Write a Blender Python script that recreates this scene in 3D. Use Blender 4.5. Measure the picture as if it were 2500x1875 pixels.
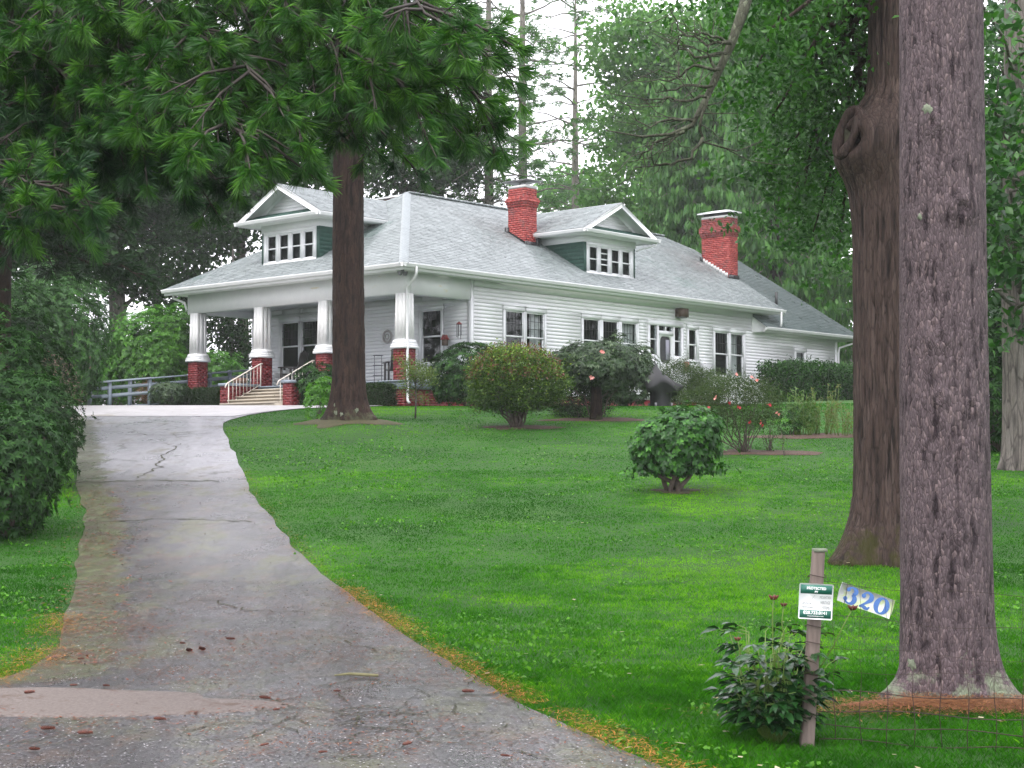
import bpy, math, random
import numpy as np
from mathutils import Vector, Matrix
for _o in list(bpy.data.objects): bpy.data.objects.remove(_o)
S = bpy.context.scene
COL = S.collection
R = math.radians
rng = np.random.default_rng(7)
random.seed(7)

# ------------------------------------------------------------------ camera, sky, sun, exposure
EYE = 1.65
cd = bpy.data.cameras.new('camera'); cam = bpy.data.objects.new('camera', cd); COL.objects.link(cam)
cd.sensor_width = 36.0; cd.lens = 57.6; cd.clip_end = 3000; cd.clip_start = .1
cam.location = (0, 0, EYE); cam.rotation_euler = (R(90 + 2.70), 0, 0)
S.camera = cam
SUN_EL, SUN_AZ = 58, 215
W = bpy.data.worlds.new('World'); S.world = W; W.use_nodes = True
nt = W.node_tree; nt.nodes.clear()
out = nt.nodes.new('ShaderNodeOutputWorld'); bg = nt.nodes.new('ShaderNodeBackground')
sky = nt.nodes.new('ShaderNodeTexSky'); sky.sky_type = 'NISHITA'; sky.sun_disc = False
sky.sun_elevation = R(SUN_EL); sky.sun_rotation = R(SUN_AZ); sky.dust_density = 4; sky.air_density = 1.0
hs = nt.nodes.new('ShaderNodeHueSaturation'); hs.inputs['Saturation'].default_value = .12
mx = nt.nodes.new('ShaderNodeMix'); mx.data_type = 'RGBA'; mx.inputs[0].default_value = .82
mx.inputs[7].default_value = (17.2, 17.0, 18.4, 1)          # the cloud deck that covers most of the sky
nt.links.new(sky.outputs[0], hs.inputs['Color']); nt.links.new(hs.outputs[0], mx.inputs[6])
nt.links.new(mx.outputs[2], bg.inputs['Color']); bg.inputs['Strength'].default_value = .1
nt.links.new(bg.outputs[0], out.inputs['Surface'])
sd = bpy.data.lights.new('sun', 'SUN'); sd.energy = 1.3; sd.angle = R(25); sd.color = (1, .97, .92)
sun = bpy.data.objects.new('sun', sd); COL.objects.link(sun)
sun.rotation_euler = (R(90 - SUN_EL), 0, R(180 - SUN_AZ))
vs = S.view_settings; vs.view_transform = 'Standard'; vs.look = 'None'; vs.gamma = 1; vs.exposure = 0.9
vs.use_curve_mapping = False
S.cycles.use_denoising = True; S.cycles.volume_bounces = 1; S.cycles.max_bounces = 8; S.cycles.transparent_max_bounces = 12
S.cycles.caustics_reflective = False; S.cycles.caustics_refractive = False

# ------------------------------------------------------------------ helpers
K = 2500 / 2212
def at(dx, dy, Y):
    return np.array([(dx * K - 1250) / 4000 * Y, Y, EYE + (1126 - dy * K) / 4000 * Y])
KN = [(-60,-.6),(-20,-.3),(5,-.15),(9,-.1),(12,0.0),(16,.12),(20,.35),(27,1.15),(33,1.8),(38,2.42),(43,2.95),(46,3.18),(48,3.26),(50,3.33),(52,3.4),(58,3.5),(75,3.7),(95,2.5),(130,-2),(180,-8),(600,-14)]
KY = [k[0] for k in KN]; KZ = [k[1] for k in KN]
MOUNDS = [(-3.77, 38.1, .22, 1.5), (2.95, 11.5, .06, .9), (4.4, 19.6, .12, 1.3)]
def ground(x, y):
    x = np.asarray(x, float); y = np.asarray(y, float)
    z = sum(np.interp(y + d, KY, KZ) for d in (-1.2, -.6, 0, .6, 1.2)) / 5
    sx = np.clip((x - 3) / 10, 0, 1); sy = np.clip((y - 44) / 14, 0, 1)
    z = z + .3 * sx * sx * (3 - 2 * sx) * sy * sy * (3 - 2 * sy)
    for (mxx, my, h, r) in MOUNDS:
        z = z + h * np.exp(-((x - mxx) ** 2 + (y - my) ** 2) / (r * r))
    return z
def gz(x, y): return float(ground(x, y))
def onground(dx, Y):
    x = (dx * K - 1250) / 4000 * Y
    return np.array([x, Y, gz(x, Y)])

_perm = np.random.default_rng(3).random(65536)
def vnoise(p):
    p = np.asarray(p, float); i = np.floor(p).astype(np.int64); f = p - i; f = f * f * (3 - 2 * f)
    def h(a, b, c): return _perm[((a * 73856093) ^ (b * 19349663) ^ (c * 83492791)) & 65535]
    r = 0
    for a in (0, 1):
        wa = f[:, 0] if a else 1 - f[:, 0]
        for b in (0, 1):
            wb = f[:, 1] if b else 1 - f[:, 1]
            for c in (0, 1):
                wc = f[:, 2] if c else 1 - f[:, 2]
                r = r + wa * wb * wc * h(i[:, 0] + a, i[:, 1] + b, i[:, 2] + c)
    return r
def fbm(p, o=3):
    s = 0; a = .5
    for k in range(o): s = s + a * vnoise(np.asarray(p) * 2 ** k + 17 * k); a *= .5
    return s / (1 - .5 ** o)
def unit(v):
    v = np.asarray(v, float); return v / np.maximum(np.linalg.norm(v, axis=-1, keepdims=True), 1e-9)

class MB:
    """collects vertices and faces; obj() links them as one mesh object"""
    def __init__(s): s.V = []; s.F = []; s.T = []; s.n = 0
    def add(s, v, f, t=.5):
        v = np.asarray(v, float).reshape(-1, 3); f = np.asarray(f, int)
        if f.ndim == 1: f = f[None]
        s.V.append(v); s.F.append(f + s.n)
        s.T.append(np.full(len(v), t) if np.isscalar(t) else np.asarray(t, float)); s.n += len(v); return s
    def box(s, x0, x1, y0, y1, z0, z1, F=None, t=.5):
        p = [(x, y, z) for z in (z0, z1) for y in (y0, y1) for x in (x0, x1)]
        if F: p = [F(*q) for q in p]
        return s.add(p, [(0,2,3,1),(4,5,7,6),(0,1,5,4),(2,6,7,3),(0,4,6,2),(1,3,7,5)], t)
    def hexa(s, p, t=.5):    # p: 4 bottom, 4 top in order
        return s.add(p, [(0,3,2,1),(4,5,6,7),(0,1,5,4),(1,2,6,5),(2,3,7,6),(3,0,4,7)], t)
    def poly(s, p, t=.5): return s.add(p, [list(range(len(p)))], t)
    def prism(s, p, d, t=.5):
        p = np.asarray(p, float); n = len(p); q = p + np.asarray(d, float)
        s.add(np.vstack([p, q]), [list(range(n))], t); s.F.append(np.array([list(range(2*n-1, n-1, -1))]) + s.n - 2*n)
        s.F.append(np.array([(i, (i+1) % n, n + (i+1) % n, n + i) for i in range(n)]) + s.n - 2*n); return s
    def tube(s, pts, rad, n=8, cap=True, t=.5):
        pts = np.asarray(pts, float); m = len(pts)
        rad = np.full(m, rad) if np.isscalar(rad) else np.asarray(rad, float)
        tg = unit(np.gradient(pts, axis=0))
        ref = np.array([0, 0, 1.0]) if abs(tg[0][2]) < .9 else np.array([1.0, 0, 0])
        V = []
        for i in range(m):
            a = unit(np.cross(tg[i], ref)); b = np.cross(tg[i], a); ref = -np.cross(tg[i], a) if False else ref
            ang = np.arange(n) * 2 * np.pi / n
            V.append(pts[i] + rad[i] * (np.cos(ang)[:, None] * a + np.sin(ang)[:, None] * b))
        f = [(i*n + j, i*n + (j+1) % n, (i+1)*n + (j+1) % n, (i+1)*n + j) for i in range(m-1) for j in range(n)]
        base = s.n; s.add(np.vstack(V), f, t)
        if cap:
            s.F.append(np.array([list(range(n))[::-1]]) + base); s.F.append(np.array([list(range((m-1)*n, m*n))]) + base)
        return s
    def lathe(s, prof, n=16, o=(0,0,0), t=.5):
        V = [(o[0] + r*math.cos(2*math.pi*j/n), o[1] + r*math.sin(2*math.pi*j/n), o[2] + z) for r, z in prof for j in range(n)]
        f = [(i*n + j, i*n + (j+1) % n, (i+1)*n + (j+1) % n, (i+1)*n + j) for i in range(len(prof)-1) for j in range(n)]
        return s.add(V, f, t)
    def mesh(s, name, smooth=False):
        me = bpy.data.meshes.new(name); V = np.vstack(s.V).astype(np.float32); T = np.concatenate(s.T).astype(np.float32)
        me.vertices.add(len(V)); me.vertices.foreach_set('co', V.ravel())
        li = np.concatenate([f.ravel() for f in s.F]).astype(np.int32)
        tot = np.concatenate([np.full(len(f), f.shape[1]) for f in s.F]).astype(np.int32)
        st = np.concatenate([[0], np.cumsum(tot)[:-1]]).astype(np.int32)
        me.loops.add(len(li)); me.loops.foreach_set('vertex_index', li)
        me.polygons.add(len(tot)); me.polygons.foreach_set('loop_start', st); me.polygons.foreach_set('loop_total', tot)
        if smooth: me.polygons.foreach_set('use_smooth', np.ones(len(tot), bool))
        a = me.attributes.new('tint', 'FLOAT', 'POINT'); a.data.foreach_set('value', T)
        me.update(calc_edges=True); return me
    def obj(s, name, m, parent=None, smooth=False, label=None, cat=None, group=None, kind=None):
        me = s.mesh(name, smooth); me.materials.append(m)
        return link(bpy.data.objects.new(name, me), parent, label, cat, group, kind)
def link(o, parent=None, label=None, cat=None, group=None, kind=None):
    COL.objects.link(o)
    if parent is not None: o.parent = parent
    for k, v in (('label', label), ('category', cat), ('group', group), ('kind', kind)):
        if v: o[k] = v
    return o
def thing(name, label, cat, loc=(0,0,0), rz=0, group=None):
    o = bpy.data.objects.new(name, None); o.location = tuple(loc); o.rotation_euler = (0, 0, rz)
    o.empty_display_size = .2
    return link(o, None, label, cat, group)
def dup(o, parent=None, loc=None, label=None):
    c = o.copy(); COL.objects.link(c)
    if parent is not None: c.parent = parent
    if loc is not None: c.location = tuple(loc)
    if label: c['label'] = label
    for ch in o.children: dup(ch, c)
    return c

# ------------------------------------------------------------------ materials
def _new(name):
    m = bpy.data.materials.new(name); m.use_nodes = True; t = m.node_tree; t.nodes.clear()
    o = t.nodes.new('ShaderNodeOutputMaterial'); b = t.nodes.new('ShaderNodeBsdfPrincipled')
    t.links.new(b.outputs[0], o.inputs['Surface']); return m, t, b, o
def _nd(t, typ, **kw):
    n = t.nodes.new(typ)
    for k, v in kw.items():
        if hasattr(n, k): setattr(n, k, v)
        else: n.inputs[k.replace('_', ' ')].default_value = v
    return n
def _ramp(t, src, stops):
    r = t.nodes.new('ShaderNodeValToRGB'); e = r.color_ramp.elements
    while len(e) < len(stops): e.new(.5)
    for i, (p, c) in enumerate(stops): e[i].position = p; e[i].color = (*c, 1)
    t.links.new(src, r.inputs[0]); return r.outputs[0]
def _coord(t, scale=(1,1,1)):
    c = t.nodes.new('ShaderNodeTexCoord'); m = t.nodes.new('ShaderNodeMapping'); m.inputs['Scale'].default_value = scale
    t.links.new(c.outputs['Object'], m.inputs[0]); return m.outputs[0]
def _noise(t, scale, co, detail=5, rough=.6):
    n = t.nodes.new('ShaderNodeTexNoise'); n.inputs['Scale'].default_value = scale; n.inputs['Detail'].default_value = detail
    n.inputs['Roughness'].default_value = rough; t.links.new(co, n.inputs['Vector']); return n.outputs[0]
def _mixc(t, fac, a, b, blend='MIX'):
    m = t.nodes.new('ShaderNodeMix'); m.data_type = 'RGBA'; m.blend_type = blend
    for sock, v in ((m.inputs[0], fac), (m.inputs[6], a), (m.inputs[7], b)):
        if isinstance(v, (int, float)): sock.default_value = v
        elif isinstance(v, tuple): sock.default_value = (*v, 1)
        else: t.links.new(v, sock)
    return m.outputs[2]
def _math(t, op, a, b=0.0):
    m = t.nodes.new('ShaderNodeMath'); m.operation = op
    for i, v in enumerate((a, b)):
        if isinstance(v, (int, float)): m.inputs[i].default_value = v
        else: t.links.new(v, m.inputs[i])
    return m.outputs[0]
def _bump(t, b, h, strength=.5, dist=.02):
    n = t.nodes.new('ShaderNodeBump'); n.inputs['Strength'].default_value = strength; n.inputs['Distance'].default_value = dist
    t.links.new(h, n.inputs['Height']); t.links.new(n.outputs[0], b.inputs['Normal'])
def M(name, c0, c1=None, rough=.6, spec=.5, scale=6, bump=0, bdist=.01, stretch=(1,1,1), tint=False, transl=0, metal=0, stops=None, dirt=None, rvar=0):
    m, t, b, o = _new(name)
    b.inputs['Roughness'].default_value = rough; b.inputs['Specular IOR Level'].default_value = spec; b.inputs['Metallic'].default_value = metal
    co = _coord(t, stretch); nz = _noise(t, scale, co)
    c1 = c1 or tuple(min(1, x * 1.15) for x in c0)
    if tint:
        a = t.nodes.new('ShaderNodeAttribute'); a.attribute_name = 'tint'
        c = _ramp(t, a.outputs['Fac'], stops or [(0, c0), (1, c1)])
        c = _mixc(t, .5, c, _ramp(t, nz, [(.3, (.7,.7,.7)), (.7, (1,1,1))]), 'MULTIPLY')
    else: c = _ramp(t, nz, stops or [(.3, c0), (.7, c1)])
    if dirt:
        d = _noise(t, dirt[1], _coord(t, dirt[3] if len(dirt) > 3 else (1,1,1)), 6, .7)
        k = _ramp(t, d, [(dirt[2], (0,0,0)), (min(1, dirt[2] + .06), (1,1,1))]); c = _mixc(t, k, c, dirt[0])
    t.links.new(c, b.inputs['Base Color'])
    if rvar:
        rr = t.nodes.new('ShaderNodeMapRange'); rr.inputs[1].default_value = .3; rr.inputs[2].default_value = .7
        rr.inputs[3].default_value = rough - rvar; rr.inputs[4].default_value = rough + rvar
        t.links.new(_noise(t, scale * .7, co), rr.inputs[0]); t.links.new(rr.outputs[0], b.inputs['Roughness'])
    if bump: _bump(t, b, _noise(t, scale * 2, co, 6, .65), bump, bdist)
    if transl:
        tr = t.nodes.new('ShaderNodeBsdfTranslucent'); ms = t.nodes.new('ShaderNodeMixShader'); ms.inputs[0].default_value = transl
        t.links.new(_mixc(t, 1.0, c, (1.3, 1.5, .6), 'MULTIPLY'), tr.inputs[0])
        t.links.new(b.outputs[0], ms.inputs[1]); t.links.new(tr.outputs[0], ms.inputs[2]); t.links.new(ms.outputs[0], o.inputs['Surface'])
    return m
WOODC = (.52, .36, .24)
white = M('white paint', (.74,.75,.76), (.8,.81,.82), .5, scale=3)
siding_m = M('white siding paint', (.78,.785,.8), (.83,.835,.845), .45, scale=1.5, dirt=((.6,.61,.6), 2.0, .62, (.4,.4,3)))
trim = M('white trim', (.76,.77,.78), (.8,.81,.82), .4, scale=4)
peel = M('peeling white paint', (.74,.74,.73), (.79,.79,.78), .55, scale=5, dirt=(WOODC, 1.5, .64, (2.2,2.2,.5)))
beam_m = M('weathered white beam', (.72,.73,.74), (.78,.79,.79), .5, scale=3, dirt=((.66,.58,.4), 1.2, .64, (.5,.5,3)))
red = M('red painted brick', (0.1656,0.00864,0.01152), (0.216,0.01584,0.01872), .5, scale=9, bump=.3, tint=True, stops=[(0,(0.144,0.0072,0.0108)),(1,(0.2232,0.01728,0.02016))])
greyp = M('grey blue deck paint', (.2,.24,.29), (.27,.32,.37), .5, scale=5, dirt=((.28,.3,.3), 3, .6))
shingle = M('grey green shingles', (.1,.125,.13), (.2,.235,.245), .26, .9, scale=2.5, tint=True, rvar=.08, dirt=((.14,.185,.175), .3, .6), stops=[(0,(.15,.175,.175)),(.5,(.215,.245,.245)),(1,(.3,.335,.335))])
shingle_g = M('old green shingles', (.06,.085,.082), (.13,.165,.16), .34, .7, scale=2.5, tint=True, rvar=.1, dirt=((.14,.115,.085), .9, .66), stops=[(0,(.065,.09,.087)),(.5,(.105,.135,.132)),(1,(.16,.19,.185))])
dgreen = M('dark green shingles', (.02,.07,.05), (.04,.115,.085), .5, tint=True, stops=[(0,(.022,.07,.052)),(1,(.038,.105,.08))])
brick_m = M('painted chimney brick', (.4,.06,.045), (.55,.1,.075), .6, tint=True, scale=14, bump=.3, stops=[(0,(.24,.028,.026)),(.5,(.34,.045,.04)),(1,(.43,.085,.07))], dirt=((.2,.05,.045), 2.2, .58))
brick_d = M('dark collar brick', (.17,.03,.028), (.27,.05,.045), .6, tint=True, scale=14, bump=.3, stops=[(0,(.15,.028,.026)),(1,(.28,.05,.045))], dirt=((.07,.05,.045), 4, .62))
mortar = M('mortar', (.2,.05,.042), (.26,.08,.065), .8)
cement = M('cement', (.45,.45,.44), (.55,.55,.54), .7, scale=9)
flash_m = M('black flashing tar', (.015,.015,.016), (.03,.03,.032), .4)
capm = M('chimney cap metal', (.75,.76,.77), (.8,.81,.82), .35)
steel_d = M('dark metal plate', (.12,.12,.13), (.18,.18,.19), .4)
gutter_m = M('gutter paint', (.68,.69,.69), (.78,.78,.78), .35, scale=2)
soffit_m = M('soffit paint', (.66,.68,.66), (.72,.74,.72), .6, scale=2)
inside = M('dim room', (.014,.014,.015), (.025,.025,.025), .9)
curtain_m = M('curtain cloth', (.5,.5,.48), (.62,.62,.6), .9, stretch=(8,8,1))
lead = M('dark lattice bars', (.02,.02,.022), (.03,.03,.032), .5)
step_m = M('worn concrete', (.4,.35,.28), (.5,.45,.37), .8, scale=5, bump=.3, dirt=((.25,.22,.17), 2.5, .6))
cream = M('cream rail paint', (.72,.66,.58), (.78,.73,.66), .45, dirt=((.4,.22,.12), 9, .7))
black = M('black cover', (.005,.005,.006), (.012,.012,.014), .55, bump=.3)
dwood = M('dark chair wood', (.015,.012,.011), (.03,.025,.022), .5)
ggrey = M('grey metal box', (.42,.43,.44), (.48,.49,.5), .5)
brownb = M('brown box', (.07,.045,.03), (.12,.08,.06), .7)
rust = M('rusty wire', (.03,.02,.017), (.055,.036,.028), .7, spec=.3)
postw = M('weathered post wood', (0.104,0.0777,0.0665), (0.224,0.1739,0.1505), .8, scale=6, stretch=(3.2,2.96,0.35), bump=.6, dirt=((0.184,0.074,0.049), 2.2, .58, (0.8,0.74,0.42)))
lichen = M('pale lichen', (0.105,0.126,0.084), (0.21,0.238,0.168), .9, scale=26, bump=.6)
moss_m = M('moss', (.06,.09,.015), (.12,.17,.03), .9, scale=30, bump=.6)
signw = M('white sign face', (.86,.87,.88), (.9,.9,.91), .35)
signg = M('green sign ink', (.018,.12,.085), (.022,.135,.095), .4)
inkg = M('grey ink', (.3,.32,.31), (.36,.38,.37), .5)
blue = M('blue painted numerals', (.05,.13,.36), (.07,.165,.42), .55, scale=20)
slab = M('lichened white board', (.44,.46,.45), (.55,.57,.56), .8, scale=18, dirt=((.44,.52,.3), 9, .5), bump=.3)
mulch = M('mulch', (.035,.02,.014), (.12,.068,.045), .9, scale=22, bump=.8, bdist=.03)
def glass_mat():
    m, t, b, o = _new('window glass'); t.nodes.remove(b)
    fr = t.nodes.new('ShaderNodeLayerWeight'); fr.inputs[0].default_value = .5
    g = t.nodes.new('ShaderNodeBsdfGlossy'); g.inputs['Roughness'].default_value = .02; g.inputs['Color'].default_value = (.9,.92,.92,1)
    tr = t.nodes.new('ShaderNodeBsdfTransparent'); tr.inputs[0].default_value = (.75,.8,.8,1)
    ms = t.nodes.new('ShaderNodeMixShader')
    t.links.new(_math(t, 'ADD', _math(t, 'MULTIPLY', _math(t, 'POWER', fr.outputs['Facing'], 5.0), .9), .045), ms.inputs[0])
    t.links.new(tr.outputs[0], ms.inputs[1]); t.links.new(g.outputs[0], ms.inputs[2]); t.links.new(ms.outputs[0], o.inputs['Surface']); return m
glass = glass_mat()
def leaf(name, d, l, rough=.4, transl=.3, spec=.5, mid=None):
    st = [(0, d), (.55, mid or tuple((a+b)/2 for a, b in zip(d, l))), (1, l)]
    return M(name, d, l, rough, spec, tint=True, transl=transl, scale=3, stops=st)
rhodo = leaf('rhododendron leaves', (.006,.03,.004), (.05,.15,.018), .5, .15, .16, (.017,.065,.008))
rhodo_m = leaf('mid rhododendron leaves', (0.01123,0.05577,0.006006), (0.08424,0.2535,0.02574), .42, .2, .35, (0.03276,0.1217,0.01373))
rhodo_b = leaf('bright rhododendron leaves', (0.02438,0.1053,0.00858), (0.1268,0.358,0.02574), .42, .25, .35)
azalea = leaf('azalea leaves', (0.03159,0.07371,0.01053), (0.3159,0.4212,0.06318), .42, .3, .3, (0.09477,0.179,0.02317))
azalea_r = leaf('russet azalea leaves', (0.078,0.01716,0.0078), (0.1872,0.0702,0.0312), .4, .2)
umb_l = leaf('trimmed shrub leaves', (0.008775,0.03072,0.006143), (0.1141,0.1755,0.06582), .38, .15, .4, (0.03072,0.07459,0.0193))
box_l = leaf('box hedge leaves', (0.00663,0.01989,0.003315), (0.02983,0.07293,0.01193), .5, .15, .2)
top_l = leaf('dogwood bush leaves', (0.01148,0.05741,0.007176), (0.1076,0.33,0.0287), .4, .25, .35, (0.03158,0.1291,0.01435))
rose_l = leaf('rose leaves', (0.0195,0.0468,0.01248), (0.0936,0.1404,0.0429), .5, .3, .25)
rose_f = leaf('red rose petals', (.36,.012,.022), (.6,.06,.08), .5, .2)
pink_f = leaf('pale rose petals', (.7,.22,.2), (.85,.42,.38), .5, .2)
peony_l = leaf('peony leaves', (0.0078,0.0351,0.00936), (0.0273,0.0975,0.02184), .24, .2, .8)
podm = M('dark red seed pods', (.07,.012,.008), (.14,.03,.018), .6)
stemg = M('green stems', (.08,.14,.02), (.14,.22,.04), .5)
needle = leaf('pine needles', (0.00671,0.0336,0.006028), (0.1175,0.2918,0.03014), .45, .2, .3, (0.02935,0.1105,0.01507))
needle_b = leaf('blue green pine needles', (0.004118,0.02197,0.009608), (0.05148,0.1373,0.04118), .45, .2, .3, (0.01716,0.05834,0.02059))
needle_d = leaf('dark pine needles', (0.00468,0.01872,0.00624), (0.0273,0.078,0.01872), .5, .15, .2)
needle_h = leaf('mid green needles', (0.02975,0.1011,0.02618), (0.119,0.2737,0.0595), .5, .3, .3)
oak_l = leaf('oak leaves', (0.00975,0.05362,0.0078), (0.06338,0.2047,0.0195), .38, .3, .4)
dec_l = leaf('dark forest leaves', (0.004992,0.02223,0.004095), (0.02808,0.08892,0.01287), .5, .2, .2)
dec_m = leaf('mid green forest leaves', (0.03697,0.1232,0.02465), (0.1479,0.3328,0.06162), .5, .35, .3)
grass_m = leaf('grass blades', (0.01484,0.0901,0.00212), (0.159,0.3922,0.01272), .6, .3, .05, (0.0424,0.1961,0.00424))
dead_m = leaf('dry orange needles', (.28,.1,.02), (.55,.27,.06), .8, .1, .2)
litter_m = leaf('red brown litter', (.07,.022,.012), (.24,.07,.03), .7, 0, .3)
twig_m = M('brown twigs', (0.021,0.0154,0.0126), (0.0455,0.0364,0.0294), .8, scale=10)
cone_m = leaf('pine cone scales', (.05,.014,.009), (.2,.055,.03), .5, 0, .5)
def bark(name, cr, hi, flake, fscale=22, lich=None, stretch=.32, moss=None, rough=.75):
    m, t, b, o = _new(name); b.inputs['Roughness'].default_value = rough; b.inputs['Specular IOR Level'].default_value = .18
    a = t.nodes.new('ShaderNodeAttribute'); a.attribute_name = 'tint'
    co = _coord(t, (1, 1, stretch))
    v = t.nodes.new('ShaderNodeTexVoronoi'); v.inputs['Scale'].default_value = fscale; t.links.new(co, v.inputs['Vector'])
    vn = t.nodes.new('ShaderNodeTexVoronoi'); vn.feature = 'DISTANCE_TO_EDGE'; vn.inputs['Scale'].default_value = fscale; t.links.new(co, vn.inputs['Vector'])
    n1 = _noise(t, fscale * .8, co, 8, .7)
    base = _ramp(t, a.outputs['Fac'], [(.15, cr), (.6, hi), (1, tuple(min(1, x*1.35) for x in hi))])
    base = _mixc(t, _ramp(t, n1, [(.35, (0,0,0)), (.75, (.38,.38,.38))]), base, cr)
    sepc = t.nodes.new('ShaderNodeSeparateColor'); t.links.new(v.outputs['Color'], sepc.inputs[0])
    fl = _ramp(t, sepc.outputs[0], [(.7, (0,0,0)), (.97, (.6,.6,.6))])
    base = _mixc(t, fl, base, flake)
    fib = _noise(t, 30, _coord(t, (3, 3, .35)), 6, .75); base = _mixc(t, .6, base, _ramp(t, fib, [(.32, (.45,.43,.44)), (.68, (1.35,1.35,1.35))]), 'MULTIPLY')
    edge = _ramp(t, vn.outputs[0], [(.0, (.35,.35,.35)), (.09, (1,1,1))])
    base = _mixc(t, .8, base, edge, 'MULTIPLY')
    tc = t.nodes.new('ShaderNodeTexCoord'); sp = t.nodes.new('ShaderNodeSeparateXYZ'); t.links.new(tc.outputs['Object'], sp.inputs[0])
    for spec_, zt, thr, sc in ((lich, .55, .5, 5), (moss, .9, .45, 4)):
        if spec_:
            nz = _noise(t, sc, _coord(t), 6, .7)
            k = t.nodes.new('ShaderNodeMapRange'); k.inputs[1].default_value = 0; k.inputs[2].default_value = zt; k.inputs[3].default_value = .15; k.inputs[4].default_value = -.25
            t.links.new(sp.outputs[2], k.inputs[0])
            f = _ramp(t, _math(t, 'ADD', nz, k.outputs[0]), [(thr + .07, (0,0,0)), (thr + .2, (.9,.9,.9))]); base = _mixc(t, f, base, spec_)
    t.links.new(base, b.inputs['Base Color'])
    h = _math(t, 'ADD', _math(t, 'MULTIPLY', vn.outputs[0], 1.5), n1)
    _bump(t, b, h, .8, .02); return m
bark_front = bark('flaky spruce bark', (.034,.024,.028), (.125,.095,.102), (.22,.165,.165), 60, (.2,.24,.16), .3)
bark_oak = bark('furrowed oak bark', (0.01263,0.007954,0.00684), (0.05595,0.03659,0.0304), (0.09025,0.06363,0.05472), 26, None, .1, (0.03159,0.03023,0.00608))
bark_pine = bark('dark pine bark', (0.007548,0.004144,0.003212), (0.03774,0.02072,0.01514), (0.05976,0.03471,0.02523), 22, (0.06919,0.07252,0.04129), .2)
bark_far = bark('pale far bark', (0.0888,0.0814,0.074), (0.1924,0.1776,0.148), (0.2516,0.2368,0.1998), 6)
bark_lt = bark('grey bark', (0.0666,0.0592,0.05328), (0.1776,0.1554,0.1369), (0.222,0.1998,0.1776), 12, None, .15)
bark_sh = M('shrub bark', (.05,.035,.028), (.1,.075,.06), .8, scale=20)

# ------------------------------------------------------------------ ground, drive
RE = [(2.6,4.0),(1.9,6.5),(.82,9.28),(.39,10.34),(-.15,11.88),(-.83,14.24),(-1.79,17.8),(-2.79,21.22),(-3.93,25.48),(-4.57,28.06),(-5.19,31.32),(-6.09,35.1),(-6.5,36.96),(-6.94,39.24),(-7.01,40.92),(-6.55,42.48),(-5.73,44.44),(-3.4,46.4)]
LE = [(-14,4.0),(-12,8),(-7.5,11.2),(-4.6,11.9),(-3.79,12.3),(-3.72,13.1),(-3.89,14.1),(-4.19,15.44),(-5.5,20.86),(-6.5,24.98),(-7.2,27.14),(-8.65,32.56),(-9.62,36.0),(-10.4,38.6),(-11.0,40.62),(-11.9,43.04),(-13.5,45.5),(-14,46.4)]
def edge_x(E, y):
    d = (-1.6, -.8, 0, .8, 1.6) if E is RE else (0,)
    return sum(np.interp(np.asarray(y) + k, [p[1] for p in E], [p[0] for p in E]) for k in d) / len(d)
def grid(name, xs, ys, zf, m, kind='structure', off=0, label=None, tint=.5):
    X, Y = np.meshgrid(xs, ys) if np.ndim(xs) == 1 else (xs, ys)
    Z = zf(X, Y) + off; r, c = X.shape
    i = (np.arange(r-1)[:, None] * c + np.arange(c-1)).ravel()
    b = MB(); b.add(np.stack([X, Y, Z], -1).reshape(-1, 3), np.stack([i, i+1, i+c+1, i+c], -1), tint)
    return b.obj(name, m, None, True, label, None, None, kind)
def lawn_mat():
    m, t, b, o = _new('lawn ground'); b.inputs['Roughness'].default_value = .8; b.inputs['Specular IOR Level'].default_value = .3
    co = _coord(t)
    c = _ramp(t, _noise(t, .5, co, 6), [(.3, (.014,.062,.003)), (.55, (.024,.095,.004)), (.75, (.04,.115,.007))])
    c = _mixc(t, .6, c, _ramp(t, _noise(t, 14, co, 6, .8), [(.3, (.35,.4,.3)), (.7, (1.2,1.2,1.1))]), 'MULTIPLY')
    c = _mixc(t, _ramp(t, _noise(t, .9, co, 7, .75), [(.66, (0,0,0)), (.74, (.45,.45,.45))]), c, (.13,.13,.03))
    t.links.new(c, b.inputs['Base Color']); _bump(t, b, _noise(t, 22, co, 7, .8), .7, .04); return m
ysg = np.concatenate([np.arange(-60, 4, 8.), np.arange(4, 62, .5), np.arange(62, 130, 4.), np.arange(130, 601, 40.)])
xsg = np.concatenate([np.arange(-400, -40, 40.), np.arange(-40, -16, 4.), np.arange(-16, 16, .5), np.arange(16, 40, 4.), np.arange(40, 401, 40.)])
grid('ground', xsg, ysg, ground, lawn_mat())

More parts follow.
